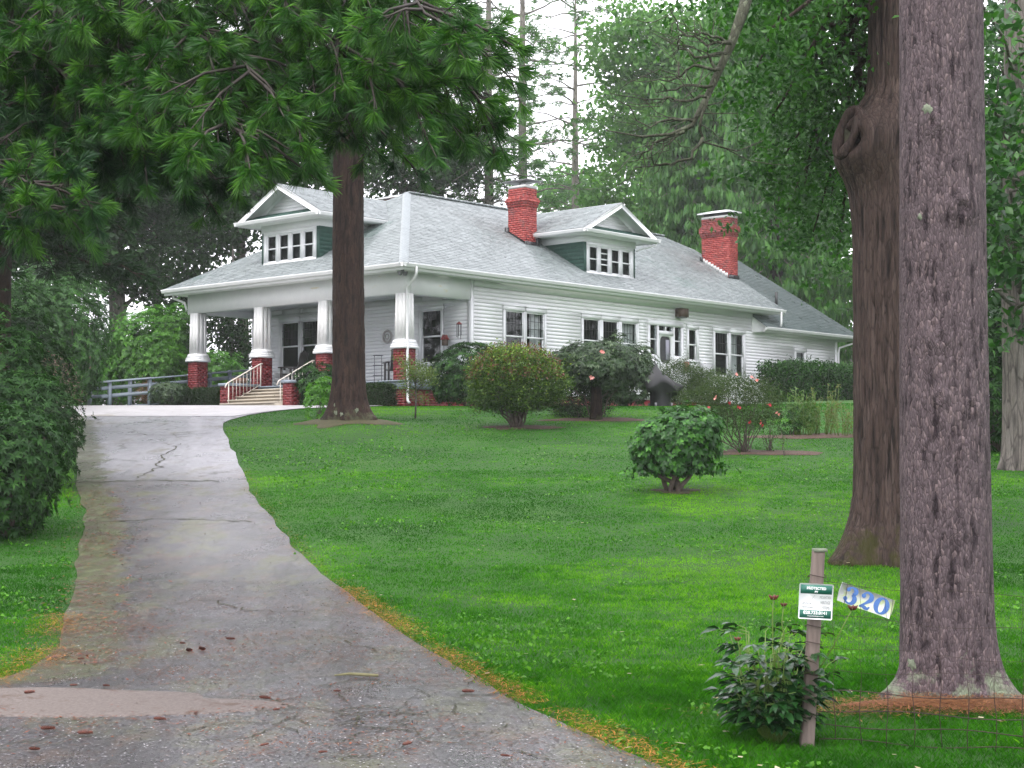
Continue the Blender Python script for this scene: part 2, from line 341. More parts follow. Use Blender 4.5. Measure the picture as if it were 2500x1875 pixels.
def asphalt_mat():
    m, t, b, o = _new('wet asphalt'); co = _coord(t)
    b.inputs['Specular IOR Level'].default_value = .6; b.inputs['Coat Weight'].default_value = .5; b.inputs['Coat Roughness'].default_value = .2
    g = _noise(t, 48, co, 3, .9); g2 = _noise(t, 11, co, 6, .85); big = _noise(t, .3, _coord(t, (1, .8, 1)), 6, .65); mid = _noise(t, 1.1, _coord(t, (1.3, .55, 1)), 7, .7)
    c = _ramp(t, g, [(.3, (.01,.009,.0095)), (.48, (.037,.033,.034)), (.62, (.085,.077,.08)), (.74, (.24,.222,.228))])
    c = _mixc(t, .55, c, _ramp(t, g2, [(.3, (.45,.45,.45)), (.7, (1.25,1.25,1.25))]), 'MULTIPLY')
    c = _mixc(t, .9, c, _ramp(t, big, [(.38, (.6,.57,.57)), (.6, (1.35,1.33,1.4))]), 'MULTIPLY'); c = _mixc(t, .8, c, _ramp(t, _noise(t, .9, _coord(t, (1.2, .9, 1)), 7, .75), [(.4, (.5,.47,.46)), (.58, (1.25,1.25,1.3))]), 'MULTIPLY')
    c = _mixc(t, _ramp(t, mid, [(.5, (0,0,0)), (.62, (.8,.8,.8))]), c, (.075,.078,.03))       # moss film
    c = _mixc(t, _ramp(t, _noise(t, 1.9, _coord(t, (1.2, .8, 1)), 8, .75), [(.51, (0,0,0)), (.64, (.75,.75,.75))]), c, (.085,.05,.034))  # needle stain
    a = t.nodes.new('ShaderNodeAttribute'); a.attribute_name = 'tint'                              # metres in from the left edge: moss creeps in from there
    e = _math(t, 'ADD', _math(t, 'MULTIPLY', a.outputs['Fac'], -1.3), _noise(t, 1.4, co, 7, .7))
    c = _mixc(t, _ramp(t, e, [(-.2, (0,0,0)), (.05, (.95,.95,.95))] if False else [(.0, (0,0,0)), (.16, (.95,.95,.95))]), c, _ramp(t, _noise(t, 5, co, 6, .7), [(.35, (.1,.045,.028)), (.5, (.06,.07,.018)), (.7, (.13,.15,.04))]))
    v = t.nodes.new('ShaderNodeTexVoronoi'); v.feature = 'DISTANCE_TO_EDGE'; v.inputs['Scale'].default_value = .8
    wp = t.nodes.new('ShaderNodeVectorMath'); wp.operation = 'ADD'; t.links.new(co, wp.inputs[0])
    nn = t.nodes.new('ShaderNodeTexNoise'); nn.inputs['Scale'].default_value = 1.3; nn.inputs['Detail'].default_value = 5; t.links.new(co, nn.inputs['Vector'])
    t.links.new(nn.outputs['Color'], wp.inputs[1]); t.links.new(wp.outputs[0], v.inputs['Vector'])
    crk = _ramp(t, v.outputs[0], [(.006, (1,1,1)), (.03, (0,0,0))])
    crk = _mixc(t, 1.0, crk, _ramp(t, _noise(t, .33, co, 3), [(.4, (0,0,0)), (.52, (.9,.9,.9))]), 'MULTIPLY')
    c = _mixc(t, crk, c, (.025,.025,.014))
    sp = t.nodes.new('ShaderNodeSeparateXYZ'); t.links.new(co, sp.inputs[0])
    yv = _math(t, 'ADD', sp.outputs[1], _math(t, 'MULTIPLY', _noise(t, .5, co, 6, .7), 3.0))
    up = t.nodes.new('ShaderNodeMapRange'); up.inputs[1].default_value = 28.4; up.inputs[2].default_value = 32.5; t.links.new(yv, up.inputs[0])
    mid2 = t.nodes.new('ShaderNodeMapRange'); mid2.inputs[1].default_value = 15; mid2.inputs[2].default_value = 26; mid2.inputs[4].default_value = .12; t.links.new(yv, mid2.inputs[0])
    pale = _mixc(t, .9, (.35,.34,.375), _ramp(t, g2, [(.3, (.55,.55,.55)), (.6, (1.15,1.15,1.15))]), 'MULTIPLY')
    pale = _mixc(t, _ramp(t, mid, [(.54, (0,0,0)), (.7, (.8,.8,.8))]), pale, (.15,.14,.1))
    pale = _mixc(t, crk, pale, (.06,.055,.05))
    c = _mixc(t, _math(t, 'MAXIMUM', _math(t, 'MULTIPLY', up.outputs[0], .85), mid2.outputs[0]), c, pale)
    c = _mixc(t, _ramp(t, e, [(.0, (0,0,0)), (.16, (.8,.8,.8))]), c, _ramp(t, _noise(t, 5, co, 6, .7), [(.35, (.09,.045,.03)), (.5, (.055,.06,.02)), (.7, (.11,.125,.04))]))
    t.links.new(c, b.inputs['Base Color'])
    r = _ramp(t, mid, [(.36, (.16,.16,.16)), (.52, (.3,.3,.3)), (.64, (.6,.6,.6))]); r = _mixc(t, .15, r, g, 'ADD'); t.links.new(r, b.inputs['Roughness'])
    _bump(t, b, _math(t, 'ADD', g, _math(t, 'MULTIPLY', g2, .9)), .55, .014); return m
asph = asphalt_mat()
yy = np.arange(4, 43.01, .25); tt = np.linspace(0, 1, 25)
jit = (vnoise(np.stack([yy * 1.3, yy * 0, yy * 0], -1)) - .5) * .08 + (vnoise(np.stack([yy * 3, yy * 0 + 9, yy * 0], -1)) - .5) * .02
xr = edge_x(RE, yy) + jit; xl = edge_x(LE, yy) + jit[::-1]
XX = xl[:, None] * (1 - tt) + xr[:, None] * tt; YY = np.repeat(yy[:, None], 25, 1)
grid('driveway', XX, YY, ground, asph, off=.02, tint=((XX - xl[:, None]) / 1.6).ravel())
conc = M('pale wet concrete', (.38,.365,.37), (.47,.455,.46), .42, .5, scale=2.2, bump=.25, dirt=((.3,.28,.25), .9, .58), rvar=.1)
yy2 = np.arange(41.2, 52.01, .4); xr2 = np.interp(yy2, [41.2, 42.5, 44.4, 46.4, 47, 52], [-7.0, -6.55, -5.73, -3.9, -3.6, -6.5])
xl2 = np.interp(yy2, [41.2, 43, 45.5, 52], [-11.2, -11.9, -13.5, -14.5])
t2 = np.linspace(0, 1, 20); grid('concrete_apron', xl2[:, None] * (1-t2) + xr2[:, None] * t2, np.repeat(yy2[:, None], 20, 1), ground, conc, off=.028)
# the dry tan patch at the foot of the drive, and a mossy verge
def disc(name, cx, cy, rx, ry, m, off, rot=0, seed=0, n=40, wob=.12, kind='structure'):
    a = np.arange(n) * 2 * np.pi / n; w = 1 + wob * 2 * (vnoise(np.stack([np.cos(a)*2 + seed, np.sin(a)*2 + 5, a*0], -1)) - .5)
    rings = []
    for k in np.linspace(0, 1, 8)[1:]:
        x = rx * k * w * np.cos(a); y = ry * k * w * np.sin(a)
        X = cx + x * math.cos(rot) - y * math.sin(rot); Y = cy + x * math.sin(rot) + y * math.cos(rot)
        rings.append(np.stack([X, Y, ground(X, Y) + off * (1 if k < .99 else .35)], -1))
    b = MB(); b.add(np.vstack(rings), [(i*n + j, i*n + (j+1) % n, (i+1)*n + (j+1) % n, (i+1)*n + j) for i in range(6) for j in range(n)])
    c0 = np.array([[cx, cy, gz(cx, cy) + off]]); b.add(np.vstack([c0, rings[0]]), [(0, j+1, (j+1) % n + 1) for j in range(n)])
    return b.obj(name, m, None, True, None, None, None, kind)
patch_m = M('tan dry asphalt', (.1,.082,.072), (.18,.15,.135), .8, .3, scale=45, bump=.4, dirt=((.1,.07,.055), 3, .56))
disc('driveway_patch', -3.4, 11.25, 1.75, .62, patch_m, .03, 0.02, 4, wob=.35)
BEDS = [(.15, 38.1, .85, .5, 1), (2.1, 40.3, 1.2, .5, 2), (5.1, 33.1, 1.1, .55, 3), (7.0, 36.2, 1.5, .45, 4), (-3.77, 37.8, .95, .75, 5), (3.1, 11.15, .7, .2, 6), (2.7, 27.0, .38, .28, 7)]
for i, (x, y, a, b_, s) in enumerate(BEDS):
    mm = M('pine straw bed', (.1,.04,.018), (.24,.11,.045), .9, scale=30, bump=.8) if s == 6 else (M('mossy earth', (.025,.035,.008), (.075,.055,.02), .9, scale=14, bump=.8) if s in (5, 7) else mulch)
    disc('mulch_bed', x, y, a, b_, mm, .025, 0, s * 3, wob=.5)

# house frame: local x runs along the long side wall, y along the porch front
HO = np.array([-3.13, 47.15, 3.33]); HA = math.atan2(.744, .668)
DR = np.array([.668, .744, 0]); DL = np.array([-.744, .668, 0])
def H(u, v, z=0.0): return HO + u * DR + v * DL + np.array([0, 0, z])
def Hg(u, v):
    p = H(u, v); p[2] = gz(p[0], p[1]); return p

# grass blades
def inside_poly(px, py, poly):
    c = np.zeros(len(px), bool); n = len(poly)
    for i in range(n):
        x0, y0 = poly[i]; x1, y1 = poly[(i+1) % n]
        k = ((y0 > py) != (y1 > py)) & (px < (x1 - x0) * (py - y0) / (y1 - y0 + 1e-12) + x0); c ^= k
    return c
def blocked(x, y):
    k = (x > edge_x(LE, y) - .05 + .15 * rng.standard_normal(len(x)) * .4) & (x < edge_x(RE, y) + .04 * rng.standard_normal(len(x))) & (y < 43)
    ap = [(xl2[i], yy2[i]) for i in range(len(yy2))] + [(xr2[i], yy2[i]) for i in range(len(yy2))][::-1]
    k |= inside_poly(x, y, ap)
    for (bx_, by_, a, b_, s) in BEDS:
        k |= ((x - bx_) / a) ** 2 + ((y - by_) / b_) ** 2 < (.8 if s not in (5, 7) else .3) * (1 + .3 * rng.standard_normal(len(x)) * .4)
    u = (x - HO[0]) * DR[0] + (y - HO[1]) * DR[1]; v = (x - HO[0]) * DL[0] + (y - HO[1]) * DL[1]
    k |= (u > .3) & (v > .5)
    return k
def blades(y0, y1, dens, hgt, wid, quad=True):
    X, Y = [], []
    a = (y1 - y0); xm = y1 * .36 + 3.5
    n = int(dens * a * 2 * xm); x = rng.uniform(-xm, xm, n); y = rng.uniform(y0, y1, n)
    k = (np.abs(x) < y * .335 + .8) | ((np.abs(x) < y * .36 + 3.4) & (rng.random(n) < .6)); x, y = x[k], y[k]
    clump = fbm(np.stack([x * 2.2, y * 2.2, x * 0], -1), 3); k = rng.random(len(x)) < .45 + clump; x, y, clump = x[k], y[k], clump[k]
    k = ~blocked(x, y); x, y, clump = x[k], y[k], clump[k]; n = len(x)
    z = ground(x, y) - .005; ang = rng.uniform(0, 2*np.pi, n); h = hgt * (.6 + .8 * clump) * rng.uniform(.6, 1.25, n)
    la = rng.uniform(0, 2*np.pi, n); ln = rng.uniform(.2, 1.3, n) * h; w = wid * rng.uniform(.7, 1.3, n)
    P = np.stack([x, y, z], -1); D = np.stack([np.cos(ang), np.sin(ang), ang*0], -1) * w[:, None] * .5; L = np.stack([np.cos(la)*ln, np.sin(la)*ln, h], -1)
    stripe = .5 + .5 * np.sin((x * .45 + y) * 2.2 + 2 * fbm(np.stack([x * .2, y * .2, x * 0], -1), 2))
    big = fbm(np.stack([x * .35, y * .35, x * 0 + 3], -1), 4)
    t = np.clip(.4 + .15 * min(1, 14 / y0) * rng.standard_normal(n) + (big - .5) * 1.9 + (fbm(np.stack([x * 6, y * 6, x * 0 + 8], -1), 2) - .5) * .6 + .12 * stripe, 0, 1)
    V = np.stack([P - D, P + D, P + L * np.array([.55,.55,.7]) + D * .6, P + L], 1).reshape(-1, 3)
    i = np.arange(n) * 4
    return V, np.stack([i, i+1, i+2, i+3], -1), np.repeat(t, 4)
b = MB()
for (y0, y1, d, h, w) in ((7.5, 13, 4200, .044, .005), (13, 20, 2600, .03, .008), (20, 30, 1400, .022, .014), (30, 50, 480, .018, .026)):
    b.add(*blades(y0, y1, d, h, w))
b.obj('grass', grass_m, None, False, None, None, None, 'stuff')

# ------------------------------------------------------------------ the house
house = thing('house', 'white clapboard bungalow with grey shingle roof, dormers and front porch', 'house', HO, HA)
# brick courses on a box: faces toward -x and -y (and the others), one joined mesh
def bricks(name, m, parent, x0, x1, y0, y1, z0, z1, bl=.21, bh=.075, g=.008, out=.012, zcut=None):
    b = MB(); k = 0; z = z0
    while z < z1 - .02:
        zt = min(z + bh - g, z1)
        for face in 'xyXY':
            a0, a1 = (y0, y1) if face in 'xX' else (x0, x1)
            a = a0 - (bl / 2 if k % 2 else 0)
            while a < a1 - .01:
                s, e = max(a, a0) , min(a + bl - g, a1)
                if e - s > .02:
                    o = out + random.uniform(-.003, .004); t = random.random()
                    if face == 'x': b.box(x0 - o, x0, s, e, z, zt, t=t)
                    if face == 'X': b.box(x1, x1 + o, s, e, z, zt, t=t)
                    if face == 'y': b.box(s, e, y0 - o, y0, z, zt, t=t)
                    if face == 'Y': b.box(s, e, y1, y1 + o, z, zt, t=t)
                a += bl
        z += bh; k += 1
    return b.obj(name, m, parent, kind='stuff')
# porch base
fnd = MB().box(.52, 3.47, .52, 11.08, -.4, .44).obj('foundation', red, house)
bricks('bricks', red, fnd, .52, 3.4, .52, 11.0, -.2, .43, g=.002, out=.003)
fnd2 = MB().box(3.47, 25.0, .7, 10.9, -.5, .44).obj('foundation', red, house)
MB().box(.47, 3.48, .47, 11.1, .44, .66).obj('porch_fascia', greyp, house)
for k in range(24):
    MB().box(.42 + k*.128, .42 + k*.128 + .122, .42, 11.14, .662, .7).obj('floor_board', greyp, house)
MB().box(2.05, 2.4, .5, .508, .1, .35).obj('vent_grille', M('dark vent', (.05,.02,.02), (.07,.03,.03), .7), house)

# walls with openings
class Face:
    def __init__(s, o, wd, n): s.o = np.array(o, float); s.w = np.array(wd, float); s.n = np.array(n, float)
    def __call__(s, a, b, c=0): return s.o + a * s.w + b * np.array([0, 0, 1.0]) + c * s.n
SIDE = Face((0, .6, 0), (1, 0, 0), (0, -1, 0))
FRONT = Face((3.47, 0, 0), (0, 1, 0), (-1, 0, 0))
def fbox(b, F, a0, a1, z0, z1, c0, c1, t=.5): return b.box(a0, a1, c0, c1, z0, z1, lambda a, c, z: F(a, z, c), t)
def wall_sheet(b, F, rects, holes, c=-.02):
    A = sorted({r[0] for r in rects} | {r[1] for r in rects} | {h[0] for h in holes} | {h[1] for h in holes})
    Z = sorted({r[2] for r in rects} | {r[3] for r in rects} | {h[2] for h in holes} | {h[3] for h in holes})
    for a0, a1 in zip(A, A[1:]):
        for z0, z1 in zip(Z, Z[1:]):
            am, zm = (a0+a1)/2, (z0+z1)/2
            if any(r[0] < am < r[1] and r[2] < zm < r[3] for r in rects) and not any(h[0] < am < h[1] and h[2] < zm < h[3] for h in holes):
                fbox(b, F, a0, a1, z0, z1, c - .1, c)
def siding(F, parent, rects, blocks, exp=.115):
    z = min(r[2] for r in rects)
    zmax = max(r[3] for r in rects)
    while z < zmax - .03:
        zm = z + exp / 2
        iv = sorted((r[0], r[1]) for r in rects if r[2] <= zm < r[3])
        cuts = sorted((h[0], h[1]) for h in blocks if h[2] < z + exp - .01 and h[3] > z + .01)
        segs = []
        for a0, a1 in iv:
            if segs and abs(segs[-1][1] - a0) < .01: segs[-1] = (segs[-1][0], a1)
            else: segs.append((a0, a1))
        for c0, c1 in cuts:
            ns = []
            for a0, a1 in segs:
                if c1 <= a0 or c0 >= a1: ns.append((a0, a1)); continue
                if c0 > a0: ns.append((a0, c0))
                if c1 < a1: ns.append((c1, a1))
            segs = ns
        for a0, a1 in segs:
            if a1 - a0 < .03: continue
            p = random.uniform(-.0015, .0015)
            MB().hexa([F(a0, z, -.02), F(a1, z, -.02), F(a1, z, .012 + p), F(a0, z, .012 + p), F(a0, z + exp + .01, -.02), F(a1, z + exp + .01, -.02), F(a1, z + exp + .01, .003), F(a0, z + exp + .01, .003)]).obj('siding_board', siding_m, parent)
        z += exp
def window(F, parent, a0, a1, z0, z1, bars=4, hb=1, curtain=None, casing=.11, head=.14, split=.5, name='window'):
    """double-hung window: casing, two sashes, two panes, lead lattice, recess"""
    b = MB()
    fbox(b, F, a0 - casing, a0, z0, z1, -.02, .035); fbox(b, F, a1, a1 + casing, z0, z1, -.02, .035)
    fbox(b, F, a0 - casing - .01, a1 + casing + .01, z1, z1 + head, -.02, .038)
    fbox(b, F, a0 - casing - .03, a1 + casing + .03, z1 + head, z1 + head + .03, -.02, .06)
    w = b.obj(name, trim, parent)
    fbox(MB(), F, a0 - casing - .03, a1 + casing + .03, z0 - .06, z0, -.02, .075).obj('sill', trim, w)
    zm = z0 + (z1 - z0) * split; s = .045
    for (za, zb, c) in ((zm - .02, z1, -.035), (z0, zm + .02, -.07)):
        q = MB(); fbox(q, F, a0, a0 + s, za, zb, c, c + .033); fbox(q, F, a1 - s, a1, za, zb, c, c + .033)
        fbox(q, F, a0 + s, a1 - s, zb - s, zb, c, c + .033); fbox(q, F, a0 + s, a1 - s, za, za + s, c, c + .033); q.obj('sash', trim, w)
        MB().poly([F(a0 + s, za + s, c + .012), F(a1 - s, za + s, c + .012), F(a1 - s, zb - s, c + .012), F(a0 + s, zb - s, c + .012)]).obj('pane', glass, w)
    if bars:
        q = MB(); za = zm + .025
        for k in range(1, bars + 1):
            x = a0 + s + (a1 - a0 - 2*s) * (k - (.35 if k == 1 else .5 if k < bars else .65) * 0) / (bars + 1)
            fbox(q, F, x - .008, x + .008, za, z1 - s, -.021, -.012)
        for k in range(1, hb + 1):
            zz = z1 - s - (z1 - s - za) * (k / (hb + 1)); fbox(q, F, a0 + s, a1 - s, zz - .008, zz + .008, -.0105, -.0035)
        q.obj('lattice', lead, w)
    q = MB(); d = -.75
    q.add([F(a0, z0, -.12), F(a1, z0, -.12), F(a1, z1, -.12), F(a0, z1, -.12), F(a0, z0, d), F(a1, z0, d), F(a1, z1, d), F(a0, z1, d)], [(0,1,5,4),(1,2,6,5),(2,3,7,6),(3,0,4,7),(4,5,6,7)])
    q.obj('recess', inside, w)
    if curtain:
        q = MB(); n = 24
        for (k0, k1) in curtain:
            P = []
            for zz in (z0, z1):
                for j in range(n + 1): P.append(F(a0 + (a1 - a0) * (k0 + (k1 - k0) * j / n), zz, -.2 + .03 * math.sin(j * 1.9)))
            q.add(P, [(j, j+1, n+1+j+1, n+1+j) for j in range(n)])
        q.obj('curtain', curtain_m, w)
    return w
ZT = 3.07
side_wins = [(5.02, 5.9, 1.45, ZT, 4, 1, [(0, .3)]), (6.02, 6.9, 1.45, ZT, 3, 2, [(.45, 1)]),
             (8.88, 9.73, 1.6, ZT, 4, 1, None), (9.91, 10.75, 1.6, ZT, 4, 1, [(0, .2)]), (10.93, 11.79, 1.6, ZT, 4, 1, [(0, 1)]),
             (14.82, 15.32, 1.93, ZT, 0, 0, None), (16.45, 17.32, 1.45, ZT, 4, 1, None), (17.46, 18.32, 1.45, ZT, 4, 1, [(.1, .75)]), (21.95, 22.6, 1.95, 2.61, 3, 1, [(0, 1)])]
front_wins = [(1.87, 2.76, 1.39, ZT, 3, 2, None), (7.58, 8.5, 1.39, ZT, 4, 2, [(0, .3)]), (8.64, 9.56, 1.39, ZT, 4, 2, None)]
door_holes = [(12.52, 12.93, 2.05, ZT), (13.95, 14.36, 2.05, ZT), (13.06, 13.84, 2.9, ZT), (13.02, 13.88, .75, 2.76)]
def outer(w, c=.12): return (w[0] - c, w[1] + c, w[2] - .06, w[3] + .15)
srects = [(3.47, 18.9, .45, 3.9), (18.9, 25.0, .45, 3.28)]
b = MB(); wall_sheet(b, SIDE, srects, [w[:4] for w in side_wins] + door_holes); side_wall = b.obj('side_wall', white, house)
siding(SIDE, side_wall, [(3.57, 18.9, .45, 3.72), (18.9, 24.9, .45, 3.25)], [outer(w) for w in side_wins] + [(12.4, 14.48, .45, 3.22)])
b = MB(); wall_sheet(b, FRONT, [(.72, 10.9, .7, 3.6)], [w[:4] for w in front_wins]); front_wall = b.obj('front_wall', white, house)
siding(FRONT, front_wall, [(.72, 10.8, .7, 3.3)], [outer(w) for w in front_wins])
MB().box(3.6, 24.9, 10.7, 10.9, .44, 3.85).obj('rear_wall', white, house)
MB().box(24.8, 25.0, .72, 10.7, .44, 3.28).obj('end_wall', white, house)
b = MB(); fbox(b, SIDE, 3.45, 3.57, .44, 3.9, -.02, .03); b.box(3.44, 3.455, .565, .72, .7, 3.3); b.obj('corner_board', trim, house)
b = MB(); fbox(b, SIDE, 24.9, 25.03, .44, 3.3, -.02, .03); b.obj('corner_board', trim, house)
b = MB(); b.box(3.3, 3.46, 10.72, 10.92, .7, 3.3); b.obj('corner_board', trim, house)
for w in side_wins: window(SIDE, house, *w[:4], bars=w[4], hb=w[5], curtain=w[6], casing=.085 if w[1]-w[0] > .7 else .1, split=.5)
for w in front_wins: window(FRONT, house, *w[:4], bars=w[4], hb=w[5], curtain=w[6], casing=.085)
# side entrance: door, transom, sidelights
b = MB(); fbox(b, SIDE, 12.4, 14.48, 3.07, 3.24, -.02, .04)
for (p, q_) in ((12.4, 12.52), (12.93, 13.02), (13.88, 13.95), (14.36, 14.48)): fbox(b, SIDE, p, q_, .5, 3.07, -.02, .035)
fbox(b, SIDE, 13.02, 13.88, 2.76, 2.9, -.02, .035)
for (p, q_) in ((12.52, 12.93), (13.95, 14.36)): fbox(b, SIDE, p, q_, .5, 2.05, -.02, .02)
dfr = b.obj('door_frame', trim, house)
for (p, q_, z0, z1) in door_holes[:3]:
    mid = [(p, q_)] if q_ - p < .5 else [(p, (p+q_)/2 - .02), ((p+q_)/2 + .02, q_)]
    if len(mid) > 1: fbox(MB(), SIDE, mid[0][1], mid[1][0], z0, z1, -.08, .02).obj('mullion', trim, dfr)
    for p2, q2 in mid: MB().poly([SIDE(p2, z0, -.03), SIDE(q2, z0, -.03), SIDE(q2, z1, -.03), SIDE(p2, z1, -.03)]).obj('pane', glass, dfr)
    if len(mid) == 1: fbox(MB(), SIDE, p, q_, 2.56, 2.6, -.05, -.01).obj('sash_rail', trim, dfr)
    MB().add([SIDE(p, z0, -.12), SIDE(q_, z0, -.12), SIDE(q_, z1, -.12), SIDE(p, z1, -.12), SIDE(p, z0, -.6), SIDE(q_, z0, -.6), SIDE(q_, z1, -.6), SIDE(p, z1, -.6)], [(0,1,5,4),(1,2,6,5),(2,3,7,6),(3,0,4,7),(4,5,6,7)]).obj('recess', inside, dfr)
n = 48; O, I = [], []
for k in range(n):
    a = 2 * math.pi * k / n; c_, s_ = math.cos(a), math.sin(a); e = 2 / 4.5
    I.append((13.45 + .33 * math.copysign(abs(c_) ** e, c_), 2.24 + .47 * math.copysign(abs(s_) ** e, s_)))
    k2 = min(.43 / max(abs(c_), 1e-6), 1.005 / max(abs(s_) * 1.0, 1e-6))
    O.append((13.45 + max(-.43, min(.43, c_ * .62)), 1.755 + max(-1.005, min(1.005, s_ * 1.45))))
b = MB(); P = [SIDE(x, z, .0) for x, z in O] + [SIDE(x, z, .0) for x, z in I] + [SIDE(x, z, -.05) for x, z in I]
b.add(P, [(k, (k+1) % n, n + (k+1) % n, n + k) for k in range(n)] + [(n + k, n + (k+1) % n, 2*n + (k+1) % n, 2*n + k) for k in range(n)])
door = b.obj('door', trim, house, label='white storm door with rounded dark screen')
MB().poly([SIDE(x, z, -.045) for x, z in I]).obj('screen', M('dark door screen', (.03,.03,.032), (.05,.05,.055), .6), door)
MB().box(13.5, 13.72, .63, .64, 1.9, 2.6).obj('inner_curtain', M('lilac shade', (.3,.29,.36), (.35,.34,.4), .8), door)
MB().tube([SIDE(13.09, 1.62, .0), SIDE(13.09, 1.62, .05), SIDE(13.16, 1.62, .06)], .014, 6).obj('handle', steel_d, door)
# beam, frieze, ceiling, columns
b = MB(); b.box(.6, .9, .6, 11.0, 3.27, 3.9); b.box(.9, 3.6, .595, .9, 3.272, 3.9); b.box(.9, 3.6, 10.7, 11.0, 3.272, 3.9)
b.obj('porch_beam', beam_m, house)
for k in range(20): MB().box(.9, 3.46, .9 + k*.49, .9 + k*.49 + .484, 3.5, 3.54).obj('ceiling_board', soffit_m, house)
b = MB(); fbox(b, SIDE, 3.6, 18.9, 3.7, 3.9, -.02, .03); b.obj('frieze', trim, house)
def column(v, u=.78):
    pier = MB().box(u - .23, u + .23, v - .23, v + .23, -.3 if v in (.76,) else .3, 1.64).obj('pier', red, house)
    bricks('bricks', red, pier, u - .23, u + .23, v - .23, v + .23, -.2, 1.62, g=.002, out=.002)
    b = MB()
    for (r, z0, z1) in ((.3, 1.64, 1.72), (.285, 1.72, 1.78)): b.box(u - r, u + r, v - r, v + r, z0, z1)
    b.hexa([(u-.27, v-.27, 1.78), (u+.27, v-.27, 1.78), (u+.27, v+.27, 1.78), (u-.27, v+.27, 1.78), (u-.235, v-.235, 1.9), (u+.235, v-.235, 1.9), (u+.235, v+.235, 1.9), (u-.235, v+.235, 1.9)])
    c = b.obj('column_base', trim, house)
    w0, w1 = .21, .19
    sh = MB().hexa([(u-w0+.02, v-w0+.02, 1.9), (u+w0-.02, v-w0+.02, 1.9), (u+w0-.02, v+w0-.02, 1.9), (u-w0+.02, v+w0-.02, 1.9), (u-w1+.02, v-w1+.02, 3.27), (u+w1-.02, v-w1+.02, 3.27), (u+w1-.02, v+w1-.02, 3.27), (u-w1+.02, v+w1-.02, 3.27)]).obj('shaft', peel, house)
    for sx, sy in ((-1, 0), (0, -1), (1, 0), (0, 1)):
        for s2 in (-1, 1):      # vertical boards at both edges of each face
            b = MB(); P = []
            for (w, z) in ((w0, 1.9), (w1, 3.27)):
                lo, hi = sorted((s2 * .1 * w / w0, s2 * (w - .004)))
                for (a, c_) in ((lo, w - .02), (hi, w - .02), (hi, w), (lo, w)):
                    P.append((u + (sx * c_ if sx else a), v + (sy * c_ if sy else a), z))
            b.hexa(P).obj('column_board', peel, sh)
        b = MB(); P = []
        for (w, z) in ((w0, 1.9), (w1, 3.27)):
            for (a, c_) in ((-.094, w - .02), (.094, w - .02), (.094, w - .003), (-.094, w - .003)):
                P.append((u + (sx * c_ if sx else a * w / w0), v + (sy * c_ if sy else a * w / w0), z))
        b.hexa(P).obj('column_board', peel, sh)
for v in (.76, 4.2, 7.3, 10.65): column(v)
# soffit, fascia, gutters
MB().box(.02, 20.1, .02, 11.48, 3.9, 3.935).obj('soffit', soffit_m, house)
def gutter(pts, parent, r=.075):
    b = MB(); prof = [(-.02, .0), (-.02, -.11), (.05, -.12), (.075, -.09), (.085, -.045), (.105, -.02), (.105, .0), (.092, .0), (.07, -.07), (-.012, -.1)]
    for (p, q_, nrm) in pts:
        p, q_, nrm = map(np.array, (p, q_, nrm)); n = len(prof)
        V = [p + nrm * a + np.array([0, 0, z]) for a, z in prof] + [q_ + nrm * a + np.array([0, 0, z]) for a, z in prof]
        b.add(V, [(i, (i+1) % n, n + (i+1) % n, n + i) for i in range(n)])
        b.add(V[:6] , [(0,1,2,3,4,5)]); b.add(V[n:n+6], [(0,1,2,3,4,5)])
    return b.obj('gutter', gutter_m, parent)
MB().box(-.0, .02, 0, 11.5, 3.86, 4.06).obj('fascia', trim, house); MB().box(.02, 20.2, 0, .02, 3.86, 4.06).obj('fascia', trim, house)
gutter([((-.004, -.1, 4.06), (-.004, 11.55, 4.06), (-1., 0, 0))], house)
gutter([((-.1, -.004, 4.06), (20.2, -.004, 4.06), (0, -1., 0))], house)
def downspout(pts): MB().tube(pts, .04, 8).obj('downspout', gutter_m, house, True)
downspout([(.45, -.06, 3.98), (.45, -.06, 3.78), (.47, .02, 3.66), (.62, .47, 3.45), (.66, .52, 3.3), (.62, .48, 1.95), (.62, .44, 1.72), (.62, .47, 1.55), (.62, .46, .1), (.6, .36, .02)])
downspout([(19.9, -.06, 3.98), (19.9, -.06, 3.5), (19.9, -.03, 3.43)])
downspout([(.3, 11.4, 3.97), (.3, 11.4, 3.8), (.55, 11.1, 3.65), (.6, 11.06, 3.4)])
downspout([(25.7, -.06, 3.28), (25.7, -.06, 3.16), (25.4, .3, 3.02), (25.08, .5, 2.9), (25.06, .54, 2.7), (25.06, .54, .4)])
